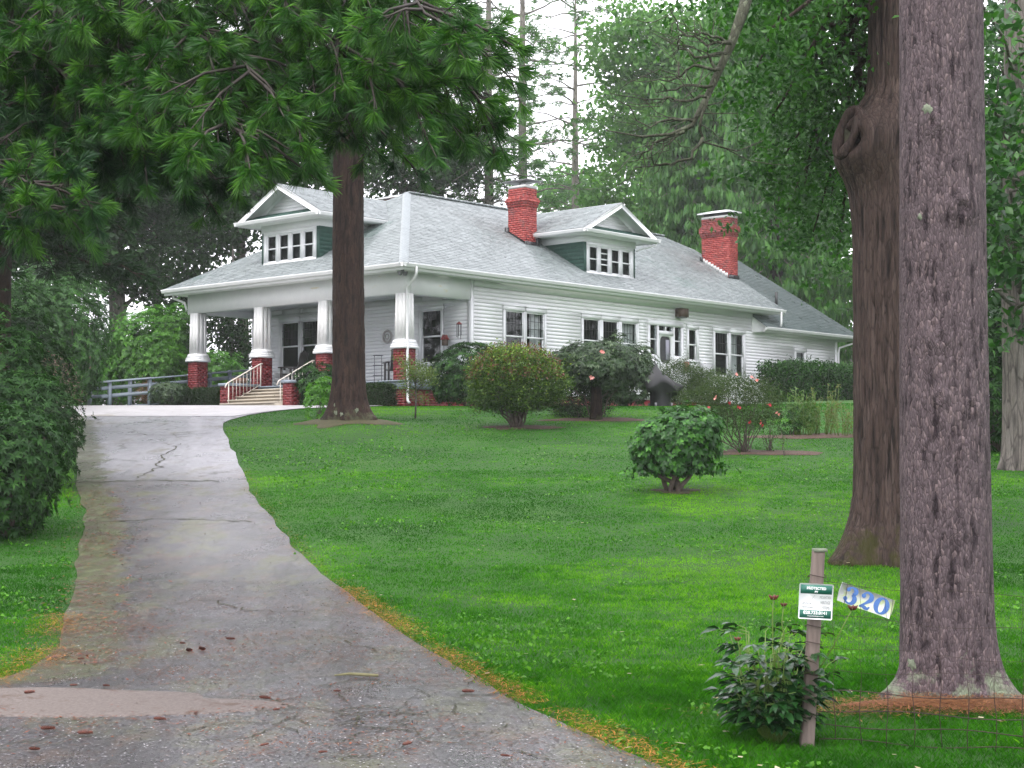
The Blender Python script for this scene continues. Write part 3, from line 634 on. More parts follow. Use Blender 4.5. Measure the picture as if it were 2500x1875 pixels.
# roofs: slab planes plus shingle courses
def shingles(b, poly, exposure=.14, width=.31, thick=.014, up=None, seed=0, tcol=None):
    """courses of tabs over a planar convex polygon; poly[0]->poly[1] runs along the eave"""
    P = np.asarray(poly, float); e = unit(P[1] - P[0]); nrm = unit(np.cross(P[1] - P[0], P[2] - P[0]))
    if nrm[2] < -.01: nrm = -nrm
    upv = unit(np.cross(nrm, e)); upv = upv if upv[2] > 0 else -upv
    if up is not None: nrm = np.array(up, float)
    A = (P - P[0]) @ e; Bv = (P - P[0]) @ upv; rr = np.random.default_rng(seed)
    V, T = [], []
    y = Bv.min(); k = 0; n = len(P)
    while y < Bv.max() - .02:
        ym = y + exposure * .5; xs = []
        for i in range(n):
            y0, y1 = Bv[i], Bv[(i+1) % n]
            if (y0 <= ym < y1) or (y1 <= ym < y0): xs.append(A[i] + (A[(i+1) % n] - A[i]) * (ym - y0) / (y1 - y0))
        if len(xs) >= 2:
            lo, hi = min(xs), max(xs); x = lo - rr.uniform(0, width)
            while x < hi:
                w = width * rr.uniform(.75, 1.25); s, t_ = max(x, lo), min(x + w - .008, hi)
                if t_ - s > .02:
                    dz = rr.uniform(-.004, .004); yb = y - .008 + rr.uniform(-.006, .006); yt = y + exposure + .01; th = thick + rr.uniform(-.004, .006)
                    for (a, bb, c) in ((s, yb, .002), (t_, yb, .002), (s, yb, th), (t_, yb, th), (t_, yt, .003), (s, yt, .003)): V.append(P[0] + e * a + upv * bb + nrm * c)
                    T.append(np.clip(.5 + .15 * rr.standard_normal() + (fbm(np.array([[s * .5, y * .5, seed]]), 2)[0] - .5) * .25, 0, 1))
                x += w
        y += exposure; k += 1
    V = np.array(V); i = np.arange(len(T)) * 6
    b.add(V, np.vstack([np.stack([i, i+1, i+3, i+2], -1), np.stack([i+2, i+3, i+4, i+5], -1)]), np.repeat(T, 6))
def plane_slab(b, poly, th=.05):
    b.prism(poly, (0, 0, -th))
zE, zR = 4.08, 7.43; sl = (zR - zE) / 5.75
ap1 = (5.75, 5.75, zR); ap2 = (20.1, 5.75, zR); kink = (21.1, 4.75, zE + sl * 4.75)
e0 = -.03
mainR = [(e0, e0, zE - .018), (20.2, e0, zE - .018), kink, ap2, ap1]
mainF = [(e0, 11.5 - e0, zE - .018), (e0, e0, zE - .018), ap1]
mainB = [(25.8, 11.53, zE), (e0, 11.53, zE), ap1, ap2]
roof = MB()
plane_slab(roof, mainR); plane_slab(roof, mainF); plane_slab(roof, mainB); roof = roof.obj('roof', shingle, house)
b = MB(); shingles(b, mainR, seed=1); shingles(b, mainF, seed=2); b.obj('shingles', shingle, roof, kind='stuff')
wE, wR = 3.37, 6.72
wr0 = (18.9, 0, wE); wing = [(18.9, e0, wE - .02), (25.83, e0, wE - .02), (24.25, 4.8, wR), (18.9, 4.8, wR)]
b = MB(); plane_slab(b, wing); plane_slab(b, [(25.83, e0, wE - .02), (25.83, 11.53, wE - .02), (24.25, 6.7, wR), (24.25, 4.8, wR)]); plane_slab(b, [(18.9, 4.8, wR), (24.25, 4.8, wR), (24.25, 6.7, wR), (18.9, 6.7, wR)])
wroof = b.obj('wing_roof', shingle_g, house)
b = MB(); shingles(b, wing, seed=3); b.obj('shingles', shingle_g, wroof, kind='stuff')
b = MB(); b.box(18.9, 25.8, .02, 11.0, wE - .16, wE - .13); b.box(18.9, 25.8, 0, .02, wE - .18, wE - .02); b.box(25.78, 25.8, .02, 11., wE - .18, wE - .02)
b.prism([(18.88, .0, wE - .2), (18.88, .6, wE - .2), (18.88, .6, wE + .42), (18.88, .0, wE)], (.03, 0, 0)); b.obj('wing_soffit', soffit_m, house)
gutter([((18.88, -.004, wE - .02), (25.9, -.004, wE - .02), (0, -1., 0))], house)
# hip cap: overlapping cap shingles
b = MB(); p0 = np.array([e0, e0, zE]); p1 = np.array(ap1); L = np.linalg.norm(p1 - p0); d = (p1 - p0) / L; k = 0; s0 = np.array([1, -1, 0]) / 2 ** .5
while k * .2 < L - .1:
    q0 = p0 + d * k * .2; q1 = p0 + d * (k * .2 + .24)
    sd_ = s0 * .14; dn = np.array([0, 0, -.14 * sl * .7071])
    o0, o1 = np.array([0, 0, .045]), np.array([0, 0, .028])
    b.add([q0 + sd_ + dn + o0, q0 + o0, q0 - sd_ + dn + o0, q1 + sd_ + dn + o1, q1 + o1, q1 - sd_ + dn + o1, q0 + sd_ + dn, q0, q0 - sd_ + dn], [(0,1,4,3),(1,2,5,4),(0,6,7,1),(1,7,8,2)], random.uniform(.75, 1)); k += 1
b.obj('hip_cap', M('pale hip cap', (.2,.22,.23), (.3,.33,.34), .36, .6, tint=True, stops=[(0,(.18,.2,.21)),(1,(.26,.29,.3))]), roof, kind='stuff')
b = MB(); k = 5.75
while k < 20: b.box(k, k + .24, 5.6, 5.9, zR - .02, zR + .03 + .01 * (int(k * 5) % 2), t=random.random()); k += .2
b.obj('ridge_cap', shingle, roof, kind='stuff')
# dormers
def dormer(tag, F, parent, pane_mid):
    """F(a, z, c): a along the eave from the dormer's centre, c outward from its face"""
    W2, zt = 1.4, 5.95
    b = MB()
    fbox(b, F, -W2, W2, 4.4, zt, -3.6, -.16); holes = [(-1.17 + k*.6, -1.17 + k*.6 + .5, 4.72, 5.62) for k in range(4)]
    wall_sheet(b, F, [(-W2, W2, 4.4, zt)], holes, c=0)
    d = b.obj('dormer', dgreen, parent, label=tag)
    b = MB()
    shingles(b, [F(-W2, 4.45, .0), F(W2, 4.45, .0), F(W2, 5.7, .0), F(-W2, 5.7, .0)], .13, .25, up=F(0,0,1) - F(0,0,0), seed=5) if False else None
    for s in (-1, 1):
        nn = F(s, 0, 0) - F(0, 0, 0)
        shingles(b, [F(s*W2, 4.6, -3.2), F(s*W2, 4.6, .0), F(s*W2, zt - .2, .0), F(s*W2, zt - .2, -3.2)], .13, .25, up=nn, seed=6 + s)
    for (z0, z1) in ((4.45, 4.62),): shingles(b, [F(-W2, z0, 0), F(W2, z0, 0), F(W2, z1, 0), F(-W2, z1, 0)], .1, .25, up=F(0,0,1) - F(0,0,0), seed=9)
    b.obj('wall_shingles', dgreen, d, kind='stuff')
    b = MB()                                                   # window unit frame, proud of the face
    fbox(b, F, -1.27, 1.27, 4.62, 4.72, -.02, .05); fbox(b, F, -1.27, 1.27, 5.62, 5.72, -.02, .045)
    xs = [-1.27, -1.17] 
    for k in range(5):
        x0 = -1.27 if k == 0 else -1.17 + (k-1)*.6 + .5; x1 = -1.17 + k*.6 if k < 4 else 1.27
        fbox(b, F, x0, x1, 4.72, 5.62, -.02, .04)
    b.obj('window_frame', trim, d); 
    fbox(MB(), F, -1.31, 1.31, 4.57, 4.62, 0, .08).obj('sill', trim, d)
    for i, (p, q_, z0, z1) in enumerate(holes):
        s = .05; m_ = MB(); fbox(m_, F, p, p + s, z0, z1, -.03, .02); fbox(m_, F, q_ - s, q_, z0, z1, -.03, .02); fbox(m_, F, p + s, q_ - s, z1 - s, z1, -.03, .02); fbox(m_, F, p + s, q_ - s, z0, z0 + s, -.03, .02)
        for zz in ((z0 + z1) / 2,) if i != pane_mid else (z0 + .3, z0 + .48, z0 + .68): fbox(m_, F, p + s, q_ - s, zz - .02, zz + .02, -.03, .018)
        m_.obj('sash', trim, d)
        MB().poly([F(p + s, z0 + s, -.01), F(q_ - s, z0 + s, -.01), F(q_ - s, z1 - s, -.01), F(p + s, z1 - s, -.01)]).obj('pane', glass, d)
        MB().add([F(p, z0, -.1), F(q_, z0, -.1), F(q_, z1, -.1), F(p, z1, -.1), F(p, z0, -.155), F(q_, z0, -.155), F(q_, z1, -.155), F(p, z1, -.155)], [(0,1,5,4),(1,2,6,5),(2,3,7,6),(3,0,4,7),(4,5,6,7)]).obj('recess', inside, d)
        q2 = MB(); P = [F(p + (q_ - p) * (.02 + .33 * j / 8), zz, -.06 + .012 * math.sin(j * 2)) for zz in (z0, z1) for j in range(9)]; q2.add(P, [(j, j+1, 10+j, 9+j) for j in range(8)]); q2.obj('curtain', curtain_m, d)
    b = MB(); fbox(b, F, -W2 - .02, W2 + .02, 5.72, 5.95, -3., .02); b.obj('frieze', trim, d)
    fbox(MB(), F, -1.95, 1.95, 5.95, 5.99, -3.2, .52).obj('soffit', soffit_m, d)
    b = MB(); fbox(b, F, -1.97, 1.97, 5.92, 6.05, .52, .54); fbox(b, F, -1.97, -1.95, 5.92, 6.05, -3.2, .52); fbox(b, F, 1.95, 1.97, 5.92, 6.05, -3.2, .52); b.obj('fascia', trim, d)
    ow = F(0,0,1) - F(0,0,0); aw = F(1,0,0) - F(0,0,0)
    gutter([(F(-2.07, 6.06, .545), F(2.07, 6.06, .545), ow)], d)
    for s in (-1, 1): gutter([(F(s*1.975, 6.06, -2.55), F(s*1.975, 6.06, .64), s * aw)], d)
    # pent roof across the front, gable wall, rakes, roof planes
    b = MB(); b.prism([F(-1.97, 6.05, .54), F(1.97, 6.05, .54), F(1.55, 6.3, .02), F(-1.55, 6.3, .02)], (0, 0, -.03)); p_ = b.obj('pent_roof', dgreen, d)
    b = MB(); shingles(b, [F(-1.95, 6.055, .53), F(1.95, 6.055, .53), F(1.55, 6.3, .02), F(-1.55, 6.3, .02)], .13, .25, seed=11); b.obj('pent_shingles', dgreen, d, kind='stuff')
    g = MB().prism([F(-1.9, 6.1, 0), F(1.9, 6.1, 0), F(0, 7.1, 0)], -.1 * ow).obj('gable', white, d)
    z = 6.2
    while z < 6.95:
        hw = (7.06 - z - .1) / .525
        if hw > .1: MB().hexa([F(-hw, z, 0), F(hw, z, 0), F(hw, z, .02), F(-hw, z, .02), F(-hw + .2, z + .11, 0), F(hw - .2, z + .11, 0), F(hw - .2, z + .11, .004), F(-hw + .2, z + .11, .004)]).obj('siding_board', siding_m, d)
        z += .105
    rp = MB()
    for s in (-1, 1): rp.prism([F(s*2.0, 6.06, .5), F(s*2.0, 6.06, -4.4), F(0, 7.11, -4.4), F(0, 7.11, .5)], (0, 0, .035))
    rr_ = rp.obj('dormer_roof', shingle, d)
    b = MB()
    for s in (-1, 1): shingles(b, [F(s*2.02, 6.085, .5), F(s*2.02, 6.085, -4.4), F(0, 7.147, -4.4), F(0, 7.147, .5)], .14, .3, seed=20 + s)
    b.obj('roof_shingles', shingle, d, kind='stuff')
    for s in (-1, 1):
        MB().prism([F(s*2.0, 6.09, .5), F(0, 7.14, .5), F(0, 6.97, .5), F(s*1.72, 6.06, .5)], .03 * ow).obj('rake_board', trim, d)
        MB().prism([F(s*1.95, 6.07, .0), F(0, 7.1, .0), F(0, 7.1, .5), F(s*1.95, 6.07, .5)], (0, 0, -.02)).obj('rake_soffit', soffit_m, d)
    return d
DS = Face((10.88, 1.05, 0), (1, 0, 0), (0, -1, 0)); DF = Face((1.05, 6.27, 0), (0, 1, 0), (-1, 0, 0))
d1 = dormer('gabled dormer above the side windows', DS, house, 1)
d2 = dormer('gabled dormer above the porch steps', DF, house, -1)
b = MB(); b.tube([DS(1.99, 5.95, .55), DS(1.95, 5.85, .5), DS(1.6, 5.72, .1), DS(1.45, 5.66, .05)], .03, 6); b.obj('downspout', gutter_m, d1, True)
# chimneys
def chimney(x0, x1, y0, y1, zb, zbody, zcol, ztop, m1, label, hood):
    b = MB().box(x0, x1, y0, y1, zb, ztop); c = b.obj('chimney', mortar, house, label=label)
    bricks('bricks', m1, c, x0, x1, y0, y1, zb, zbody)
    for i, (z0, z1, o) in enumerate(((zbody, zbody + .08, .03), (zbody + .08, zbody + .16, .055), (zbody + .16, zcol - .06, .08), (zcol - .06, zcol, .05))):
        MB().box(x0 - o, x1 + o, y0 - o, y1 + o, z0 + .002, z1).obj('collar', mortar, c)
        bricks('collar_bricks', brick_d if hood else brick_m, c, x0 - o, x1 + o, y0 - o, y1 + o, z0 + .004, z1)
    bricks('neck_bricks', brick_d if hood else m1, c, x0, x1, y0, y1, zcol, ztop)
    MB().box(x0 - .01, x1 + .01, y0 - .01, y1 + .01, ztop, ztop + .09).obj('mortar_band', cement, c)
    return c
c1 = chimney(8.4, 9.0, 2.75, 3.5, 5.3, 6.98, 7.3, 7.62, brick_m, 'brick chimney close behind the side dormer, flat plate on top', False)
b = MB()
for (x, y) in ((8.5, 2.85), (8.9, 3.4)): b.box(x, x + .05, y, y + .05, 7.71, 7.86)
b.box(8.35, 9.15, 2.6, 3.75, 7.86, 7.89); b.obj('cap_plate', steel_d, c1)
b = MB().prism([(8.38, 2.66, 5.5), (8.38, 3.52, 5.98), (8.38, 3.52, 6.2), (8.38, 2.66, 5.72)], (.015, 0, 0)); b.box(8.36, 9.04, 2.68, 2.72, 5.5, 5.78); b.box(8.3, 8.42, 3.45, 3.58, 5.9, 6.3); b.box(8.95, 9.07, 2.66, 2.78, 5.55, 6.02); b.obj('flashing', flash_m, c1)
c2 = chimney(19.95, 20.55, 2.35, 3.62, 5.0, 7.12, 7.55, 7.85, brick_m, 'wide brick chimney near the wing, white cap', True)
b = MB().box(19.98, 20.52, 2.4, 3.55, 7.94, 8.06); b.obj('flue', flash_m, c2)
b = MB(); b.prism([(19.85, 2.2, 8.05), (20.65, 2.2, 8.05), (20.65, 3.78, 8.05), (19.85, 3.78, 8.05)], (0, 0, .05)); b.add([(19.85, 2.2, 8.1), (20.65, 2.2, 8.1), (20.65, 3.78, 8.1), (19.85, 3.78, 8.1), (20.25, 2.7, 8.2), (20.25, 3.3, 8.2)], [(0,1,4,4),(1,2,5,4),(2,3,5,5),(3,0,4,5)]); b.obj('cap_slab', capm, c2)
for k in range(9):
    y = 2.38 + k * .135; z = zE + sl * y
    MB().box(19.915, 19.93, y, y + .15, z + .04, z + .2).obj('step_flashing', cement, c2)
b = MB(); b.box(19.9, 20.6, 2.3, 2.34, zE + sl*2.3, zE + sl*2.3 + .16); b.box(19.88, 19.95, 3.55, 3.68, zE + sl*3.6, zE + sl*3.6 + .2); b.obj('flashing', flash_m, c2)
b = MB(); b.tube([(22.3, 1.7, 4.4), (22.3, 1.7, 5.05)], .06, 8); b.obj('vent_pipe', flash_m, house, True)
b = MB(); b.box(6.6, 7.4, 6.6, 7.8, 7.15, 7.5); c3 = b.obj('chimney', mortar, house, label='low chimney behind the ridge with pale flat cap')
MB().prism([(6.45, 6.4, 7.52), (7.55, 6.4, 7.52), (7.55, 8.0, 7.52), (6.45, 8.0, 7.52)], (0, 0, .06)).obj('cap_slab', capm, c3)
# fittings on the walls
b = MB(); fbox(b, SIDE, 14.0, 14.4, 3.44, 3.74, .02, .32); lb = b.obj('wall_lantern', brownb, house)
b = MB(); fbox(b, SIDE, 14.04, 14.36, 3.4, 3.44, .06, .28); b.obj('lantern_base', steel_d, lb)
b = MB(); fbox(b, SIDE, 15.45, 16.03, 1.05, 1.82, .02, .2); eb = b.obj('meter_box', ggrey, house)
b = MB(); fbox(b, SIDE, 15.66, 15.88, 1.5, 1.56, .2, .206); b.obj('handle_plate', steel_d, eb)
b = MB(); fbox(b, SIDE, 14.52, 14.66, 1.54, 1.86, .03, .14); b.obj('wall_mailbox', M('rust red box', (.3,.09,.07), (.36,.12,.09), .6), house)
b = MB()
for s in (-1, 1):
    b.lathe([(0, 0), (.06, .02), (.09, .12), (.085, .13), (.0, .08)], 10, (.25 + s*.1, .3, 3.72))
b.tube([(.25, .3, 3.9), (.25, .3, 3.85)], .05, 8); b.obj('flood_light', steel_d, house, True)

# front steps, cheek walls and railings belong to the house
for k in range(5):
    q = MB().box(.4 - .3 * (4 - k) - .25, .45, 4.46, 7.08, -.3, .075 + .118 * k); q.box(.4 - .3 * (4 - k) - .29, .45, 4.462, 7.078, .077 + .118 * k, .12 + .118 * k); q.obj('step', step_m, house)
for (v0, v1) in ((4.05, 4.45), (7.09, 7.48)):
    ck = MB().box(-.75, .5, v0, v1, -.3, .68).obj('cheek_wall', red, house)
    bricks('bricks', red, ck, -.75, .5, v0, v1, -.2, .67, g=.002, out=.002)
    MB().box(-.8, .5, v0 - .05, v1 + .05, .69, .77).obj('cheek_cap', greyp, house)
for v in (4.52, 7.02):
    q = MB(); top = [(-.92, v, .62), (-.86, v, .74), (-.8, v, .78), (.5, v, 1.43), (.58, v, 1.43)]
    q.tube(top, .02, 6); rl = q.obj('hand_rail', cream, house, True)
    MB().tube([(-.75, v, .12), (.5, v, .76)], .014, 6).obj('bottom_rail', cream, rl)
    MB().tube([(-.78, v, 0), (-.78, v, .79)], .018, 6).obj('newel', cream, rl); MB().tube([(.5, v, .7), (.5, v, 1.43)], .018, 6).obj('newel', cream, rl)
    for k in range(1, 9):
        f = k / 9; x = -.75 + 1.25 * f; MB().tube([(x, v, .12 + .64*f), (x, v, .79 + .63*f)], .009, 5).obj('baluster', cream, rl)

# ------------------------------------------------------------------ things on and round the porch
def rocker(loc, rz, label, group='dark porch chairs'):
    t = thing('porch_chair', label, 'chair', loc, rz, group)
    MB().hexa([(-.28,-.26,.4), (.28,-.26,.4), (.26,.26,.36), (-.26,.26,.36), (-.28,-.26,.44), (.28,-.26,.44), (.26,.26,.4), (-.26,.26,.4)]).obj('seat', dwood, t)
    for k in range(6):
        x = -.24 + k * .085; hgt = 1.2 - .1 * abs(k - 2.5) / 2.5
        MB().hexa([(x, .24, .38), (x + .078, .24, .38), (x + .078, .27, .38), (x, .27, .38), (x, .42, hgt), (x + .078, .42, hgt), (x + .078, .45, hgt), (x, .45, hgt)]).obj('slat', dwood, t)
    for s in (-1, 1):
        MB().box(s*.32 - .05, s*.32 + .05, -.34, .32, .62, .65).obj('armrest', dwood, t)
        MB().box(s*.3 - .025, s*.3 + .025, -.28, -.22, .03, .62).obj('leg', dwood, t); MB().box(s*.3 - .025, s*.3 + .025, .2, .26, .03, .62).obj('leg', dwood, t)
        MB().tube([(s*.3, -.5, .06), (s*.3, -.2, .02), (s*.3, .2, .02), (s*.3, .55, .09)], .022, 6).obj('rocker', dwood, t)
    return t
rocker(H(1.6, 6.75, .7), HA + R(200), 'dark rocking chair on the porch at the top of the steps')
rocker(H(1.9, 2.25, .7), HA + R(150), 'dark rocking chair on the porch beside the corner column')
t = thing('porch_settee', 'pale wicker settee below the paired porch windows', 'settee', H(3.0, 8.3, .7), HA - R(90))
pw = M('pale wicker', (.4,.4,.4), (.5,.5,.5), .8, scale=40, bump=.5)
MB().box(-.7, .7, -.3, .25, .3, .42).obj('seat', pw, t); MB().box(-.7, .7, .2, .27, .42, .8).obj('backrest', pw, t)
for s in (-1, 1):
    MB().box(s*.66 - .04, s*.66 + .04, -.3, .2, .42, .6).obj('armrest', pw, t)
    for y in (-.27, .2): MB().box(s*.64 - .03, s*.64 + .03, y, y + .05, 0, .3).obj('leg', pw, t)
t = thing('wire_table', 'small wire plant stand on the porch behind the pine trunk', 'stand', H(2.4, 3.6, .7), HA)
for k in range(4): MB().tube([(.16*math.cos(k*1.57), .16*math.sin(k*1.57), 0), (.16*math.cos(k*1.57), .16*math.sin(k*1.57), .95)], .008, 5).obj('leg', steel_d, t)
for z in (.3, .62, .93): MB().lathe([(.0, z), (.17, z), (.17, z + .015), (0, z + .015)], 12).obj('shelf', steel_d, t)
a = np.linspace(0, 2*np.pi, 25)
b = MB(); b.tube(np.stack([0*a, .19*np.cos(a), .19*np.sin(a)], -1), .035, 6, False); b.tube(np.stack([0*a - .01, .08*np.cos(a), .08*np.sin(a)], -1), .015, 5, False)
o = b.obj('wall_wreath', M('dried wreath', (.3,.28,.27), (.5,.48,.46), .9, scale=40, bump=.8), None, True, 'pale dried wreath on the porch wall left of the corner column', 'wreath'); o.location = H(3.42, 4.25, 2.32); o.rotation_euler = (0, 0, HA)
t = thing('birdhouse', 'small red brown birdhouse on the porch wall above the corner bush', 'birdhouse', H(3.3, 1.55, 2.02), HA)
MB().box(-.07, .07, -.07, .07, -.12, .06).obj('box', brownb, t); MB().prism([(-.1, -.1, .06), (-.1, .1, .06), (-.1, 0, .22)], (.2, 0, 0)).obj('roof', M('red roof', (.2,.03,.03), (.25,.05,.04), .6), t)
t = thing('wind_chime', 'wind chime hanging beside the porch corner board', 'wind chime', H(3.1, .75, 2.3), HA)
MB().lathe([(0, .22), (.09, .2), (.09, .22), (0, .3)], 10).obj('canopy', M('red chime', (.2,.05,.05), (.25,.07,.06), .6), t)
for k in range(5): MB().tube([(.07*math.cos(k*1.26), .07*math.sin(k*1.26), .2), (.07*math.cos(k*1.26), .07*math.sin(k*1.26), -.25 + .03*k)], .012, 6).obj('chime_tube', steel_d, t)
t = thing('planter', 'brown planter of dry plants on the left cheek wall of the steps', 'planter', H(-.1, 7.3, .77), HA)
MB().lathe([(.15, 0), (.22, .05), (.26, .18), (.23, .18), (.0, .15)], 12).obj('bowl', M('clay', (.14,.08,.05), (.2,.11,.08), .8), t)
# ramp
t = thing('access_ramp', 'grey blue wooden wheelchair ramp rising to the left end of the porch', 'ramp', HO, HA)
rz = lambda u: np.clip((u + 2.5) / 6.0, 0, 1) * .7
for k in range(36):
    u = -2.5 + k * .168; z = float(rz(u))
    MB().hexa([(u, 11.0, z - .04), (u + .16, 11.0, z - .02), (u + .16, 12.1, z - .02), (u, 12.1, z - .04), (u, 11.0, z), (u + .16, 11.0, z + .02), (u + .16, 12.1, z + .02), (u, 12.1, z)]).obj('deck_board', greyp, t)
for v in (11.0, 12.1):
    for u in (-2.45, -.9, .7, 2.4, 4.2):
        z = float(rz(u)); MB().box(u - .05, u + .05, v - .05, v + .05, -.3, z + .88).obj('post', greyp, t)
    for (dz, hh, nm) in ((.86, .045, 'hand_rail'), (.36, .1, 'mid_rail'), (.62, .1, 'upper_rail')):
        w = .09 if nm == 'hand_rail' else .02
        MB().hexa([(-2.75, v - w, dz - .03), (4.4, v - w, dz + .72), (4.4, v + w, dz + .72), (-2.75, v + w, dz - .03), (-2.75, v - w, dz + hh - .03), (4.4, v - w, dz + hh + .72), (4.4, v + w, dz + hh + .72), (-2.75, v + w, dz + hh - .03)]).obj(nm, greyp, t)
# covered grill
p = onground(1428, 47.4)
t = thing('covered_grill', 'black cloth covered grill beside the side door shrubs', 'grill', p, R(20))
b = MB(); n = 36
ringz = [(0, .24, .3), (.4, .25, .3), (.5, .46, .46), (.58, .5, .48), (.8, .36, .38), (.98, .18, .2), (1.1, .05, .06), (1.12, .005, .01)]
V = []
for z, rx, ry in ringz:
    for j in range(n):
        a = 2*math.pi*j/n; w = 1 + .09 * math.sin(9*a + z*2) * (1 if .2 < z < 1.0 else .4); w = 1 + (.16 if .45 < z < .7 else .05) * math.sin(5*a + z*3); V.append((rx*1.25*w*math.cos(a) - .16*max(0, z - .5), ry*w*math.sin(a), z + (.14*math.cos(4*a + .6) - .12*math.cos(a) if .45 < z < .7 else -.1*math.cos(a)*(z > .7))))
b.add(V, [(i*n + j, i*n + (j+1) % n, (i+1)*n + (j+1) % n, (i+1)*n + j) for i in range(len(ringz)-1) for j in range(n)]); b.obj('cover', black, t, True)
for k in range(4): MB().box(-.3 + .5*(k % 2), -.24 + .5*(k % 2), -.25 + .45*(k // 2), -.2 + .45*(k // 2), -.05, .1).obj('leg', steel_d, t)
# outbuilding behind
p = at(1850, 800, 80.)
t = thing('outbuilding', 'small pale gabled outbuilding with dark roof behind the house wing', 'shed', (p[0] + .6, 80, gz(p[0], 80.)), R(15))
MB().box(-2.2, 2.2, 0, 4, -.5, 2.8).obj('wall', M('shed paint', (.4,.37,.34), (.5,.46,.42), .7), t); MB().prism([(-2.2, 0, 2.8), (2.2, 0, 2.8), (0, 0, 4.4)], (0, .1, 0)).obj('gable', M('shed gable', (.42,.4,.38), (.5,.47,.44), .7), t)
for s in (-1, 1): MB().prism([(s*2.6, -.4, 2.55), (s*2.6, 4.3, 2.55), (0, 4.3, 4.5), (0, -.4, 4.5)], (0, 0, .12)).obj('roof', steel_d, t)
MB().box(-1.6, 1.6, -.02, .0, -.3, 2.2).obj('door', inside, t)

# ------------------------------------------------------------------ foliage helpers
def rhombs(C, size, nrm=None, aspect=.5, r=rng, up_bias=.6, fold=True, axis=None, droop=0):
    """leaf-shaped quads (two halves folded on the midrib) at C"""
    n = len(C); size = size * r.uniform(.7, 1.3, n)
    N = unit(r.standard_normal((n, 3)) + (np.array([0, 0, up_bias]) if nrm is None else nrm * up_bias))
    A = r.standard_normal((n, 3)) if axis is None else axis + .35 * r.standard_normal((n, 3))
    A[:, 2] -= droop; A = unit(A - N * np.sum(A * N, 1, keepdims=True)); B = np.cross(N, A)
    L = A * size[:, None]; Wd = B * (size * aspect * .5)[:, None]; fd = N * (size * .12)[:, None]
    V = np.stack([C - L*.5, C + Wd - L*.05 + fd, C + L*.5, C - Wd - L*.05 + fd], 1).reshape(-1, 3)
    i = np.arange(n) * 4
    return V, np.vstack([np.stack([i, i+1, i+2], -1), np.stack([i, i+2, i+3], -1)])
def ell_points(n, c, rad, shell=.6, r=rng, zmin=-1):
    d = unit(r.standard_normal((n * 2, 3))); d = d[d[:, 2] > zmin][:n]
    k = (shell + (1 - shell) * r.random(len(d)) ** .6)[:, None]
    return np.asarray(c) + d * k * np.asarray(rad), d
def leaf_cluster(b, centers, per, spread, size, aspect=.5, flat=.6, up=.6, droop=0, r=rng, tvar=.22, tbase=None):
    m = len(centers); C = np.repeat(centers, per, 0) + r.standard_normal((m * per, 3)) * np.array([spread, spread, spread * flat])
    tb = r.uniform(.2, .7, m) if tbase is None else tbase
    t = np.clip(np.repeat(tb, per) + tvar * r.standard_normal(m * per), 0, 1)
    V, F = rhombs(C, size, None, aspect, r, up, droop=droop); b.add(V, F, np.repeat(t, 4))
def rosettes(b, P, D, nl, ln, aspect=.3, r=rng, tb=None):
    """whorls of leaves round outward directions D"""
    n = len(P); D = unit(D); ref = unit(np.cross(D, r.standard_normal((n, 3)))); E2 = np.cross(D, ref)
    V, T = [], []
    tb = r.uniform(.1, .75, n) if tb is None else tb
    for k in range(nl):
        a = 2*np.pi*k/nl + r.uniform(-.3, .3, n); o = np.cos(a)[:, None]*ref + np.sin(a)[:, None]*E2
        el = r.uniform(.05, .75, n)[:, None]; A = unit(o + D * el - np.array([0, 0, .25])); L = ln * r.uniform(.7, 1.25, n)[:, None]
        B = unit(np.cross(D, A)) * L * aspect * .5; up = np.cross(A, unit(B)) * L * .06
        up = up * np.sign(np.sum(up * D, 1, keepdims=True))
        V.append(np.stack([P, P + A*L*.5 + B + up, P + A*L - np.array([0, 0, 1]) * L * .12, P + A*L*.5 - B + up], 1)); T.append(np.clip(tb + r.standard_normal(n)*.14, 0, 1))
    V = np.stack(V, 1).reshape(-1, 3); i = np.arange(n * nl) * 4; T = np.stack(T, 1).ravel()
    b.add(V, np.vstack([np.stack([i, i+1, i+2], -1), np.stack([i, i+2, i+3], -1)]), np.repeat(T, 4))
def bend(p, q, n=6, sag=0, wob=.06, r=rng):
    p, q = np.asarray(p, float), np.asarray(q, float); L = np.linalg.norm(q - p); t = np.linspace(0, 1, n)[:, None]
    w = r.standard_normal((n, 3)) * wob * L * np.sin(np.pi * t); return p + (q - p) * t + w + np.array([0, 0, -sag]) * np.sin(np.pi * t)
def blob(p, lobes, f=1.):
    """lumpy crown: several overlapping ellipsoids -> surface points with outward dirs"""
    P, D = [], []
    for (c, rad, n) in lobes:
        q, d = ell_points(int(n * f), c, rad, .72); P.append(q); D.append(d)
    return np.vstack(P), np.vstack(D)
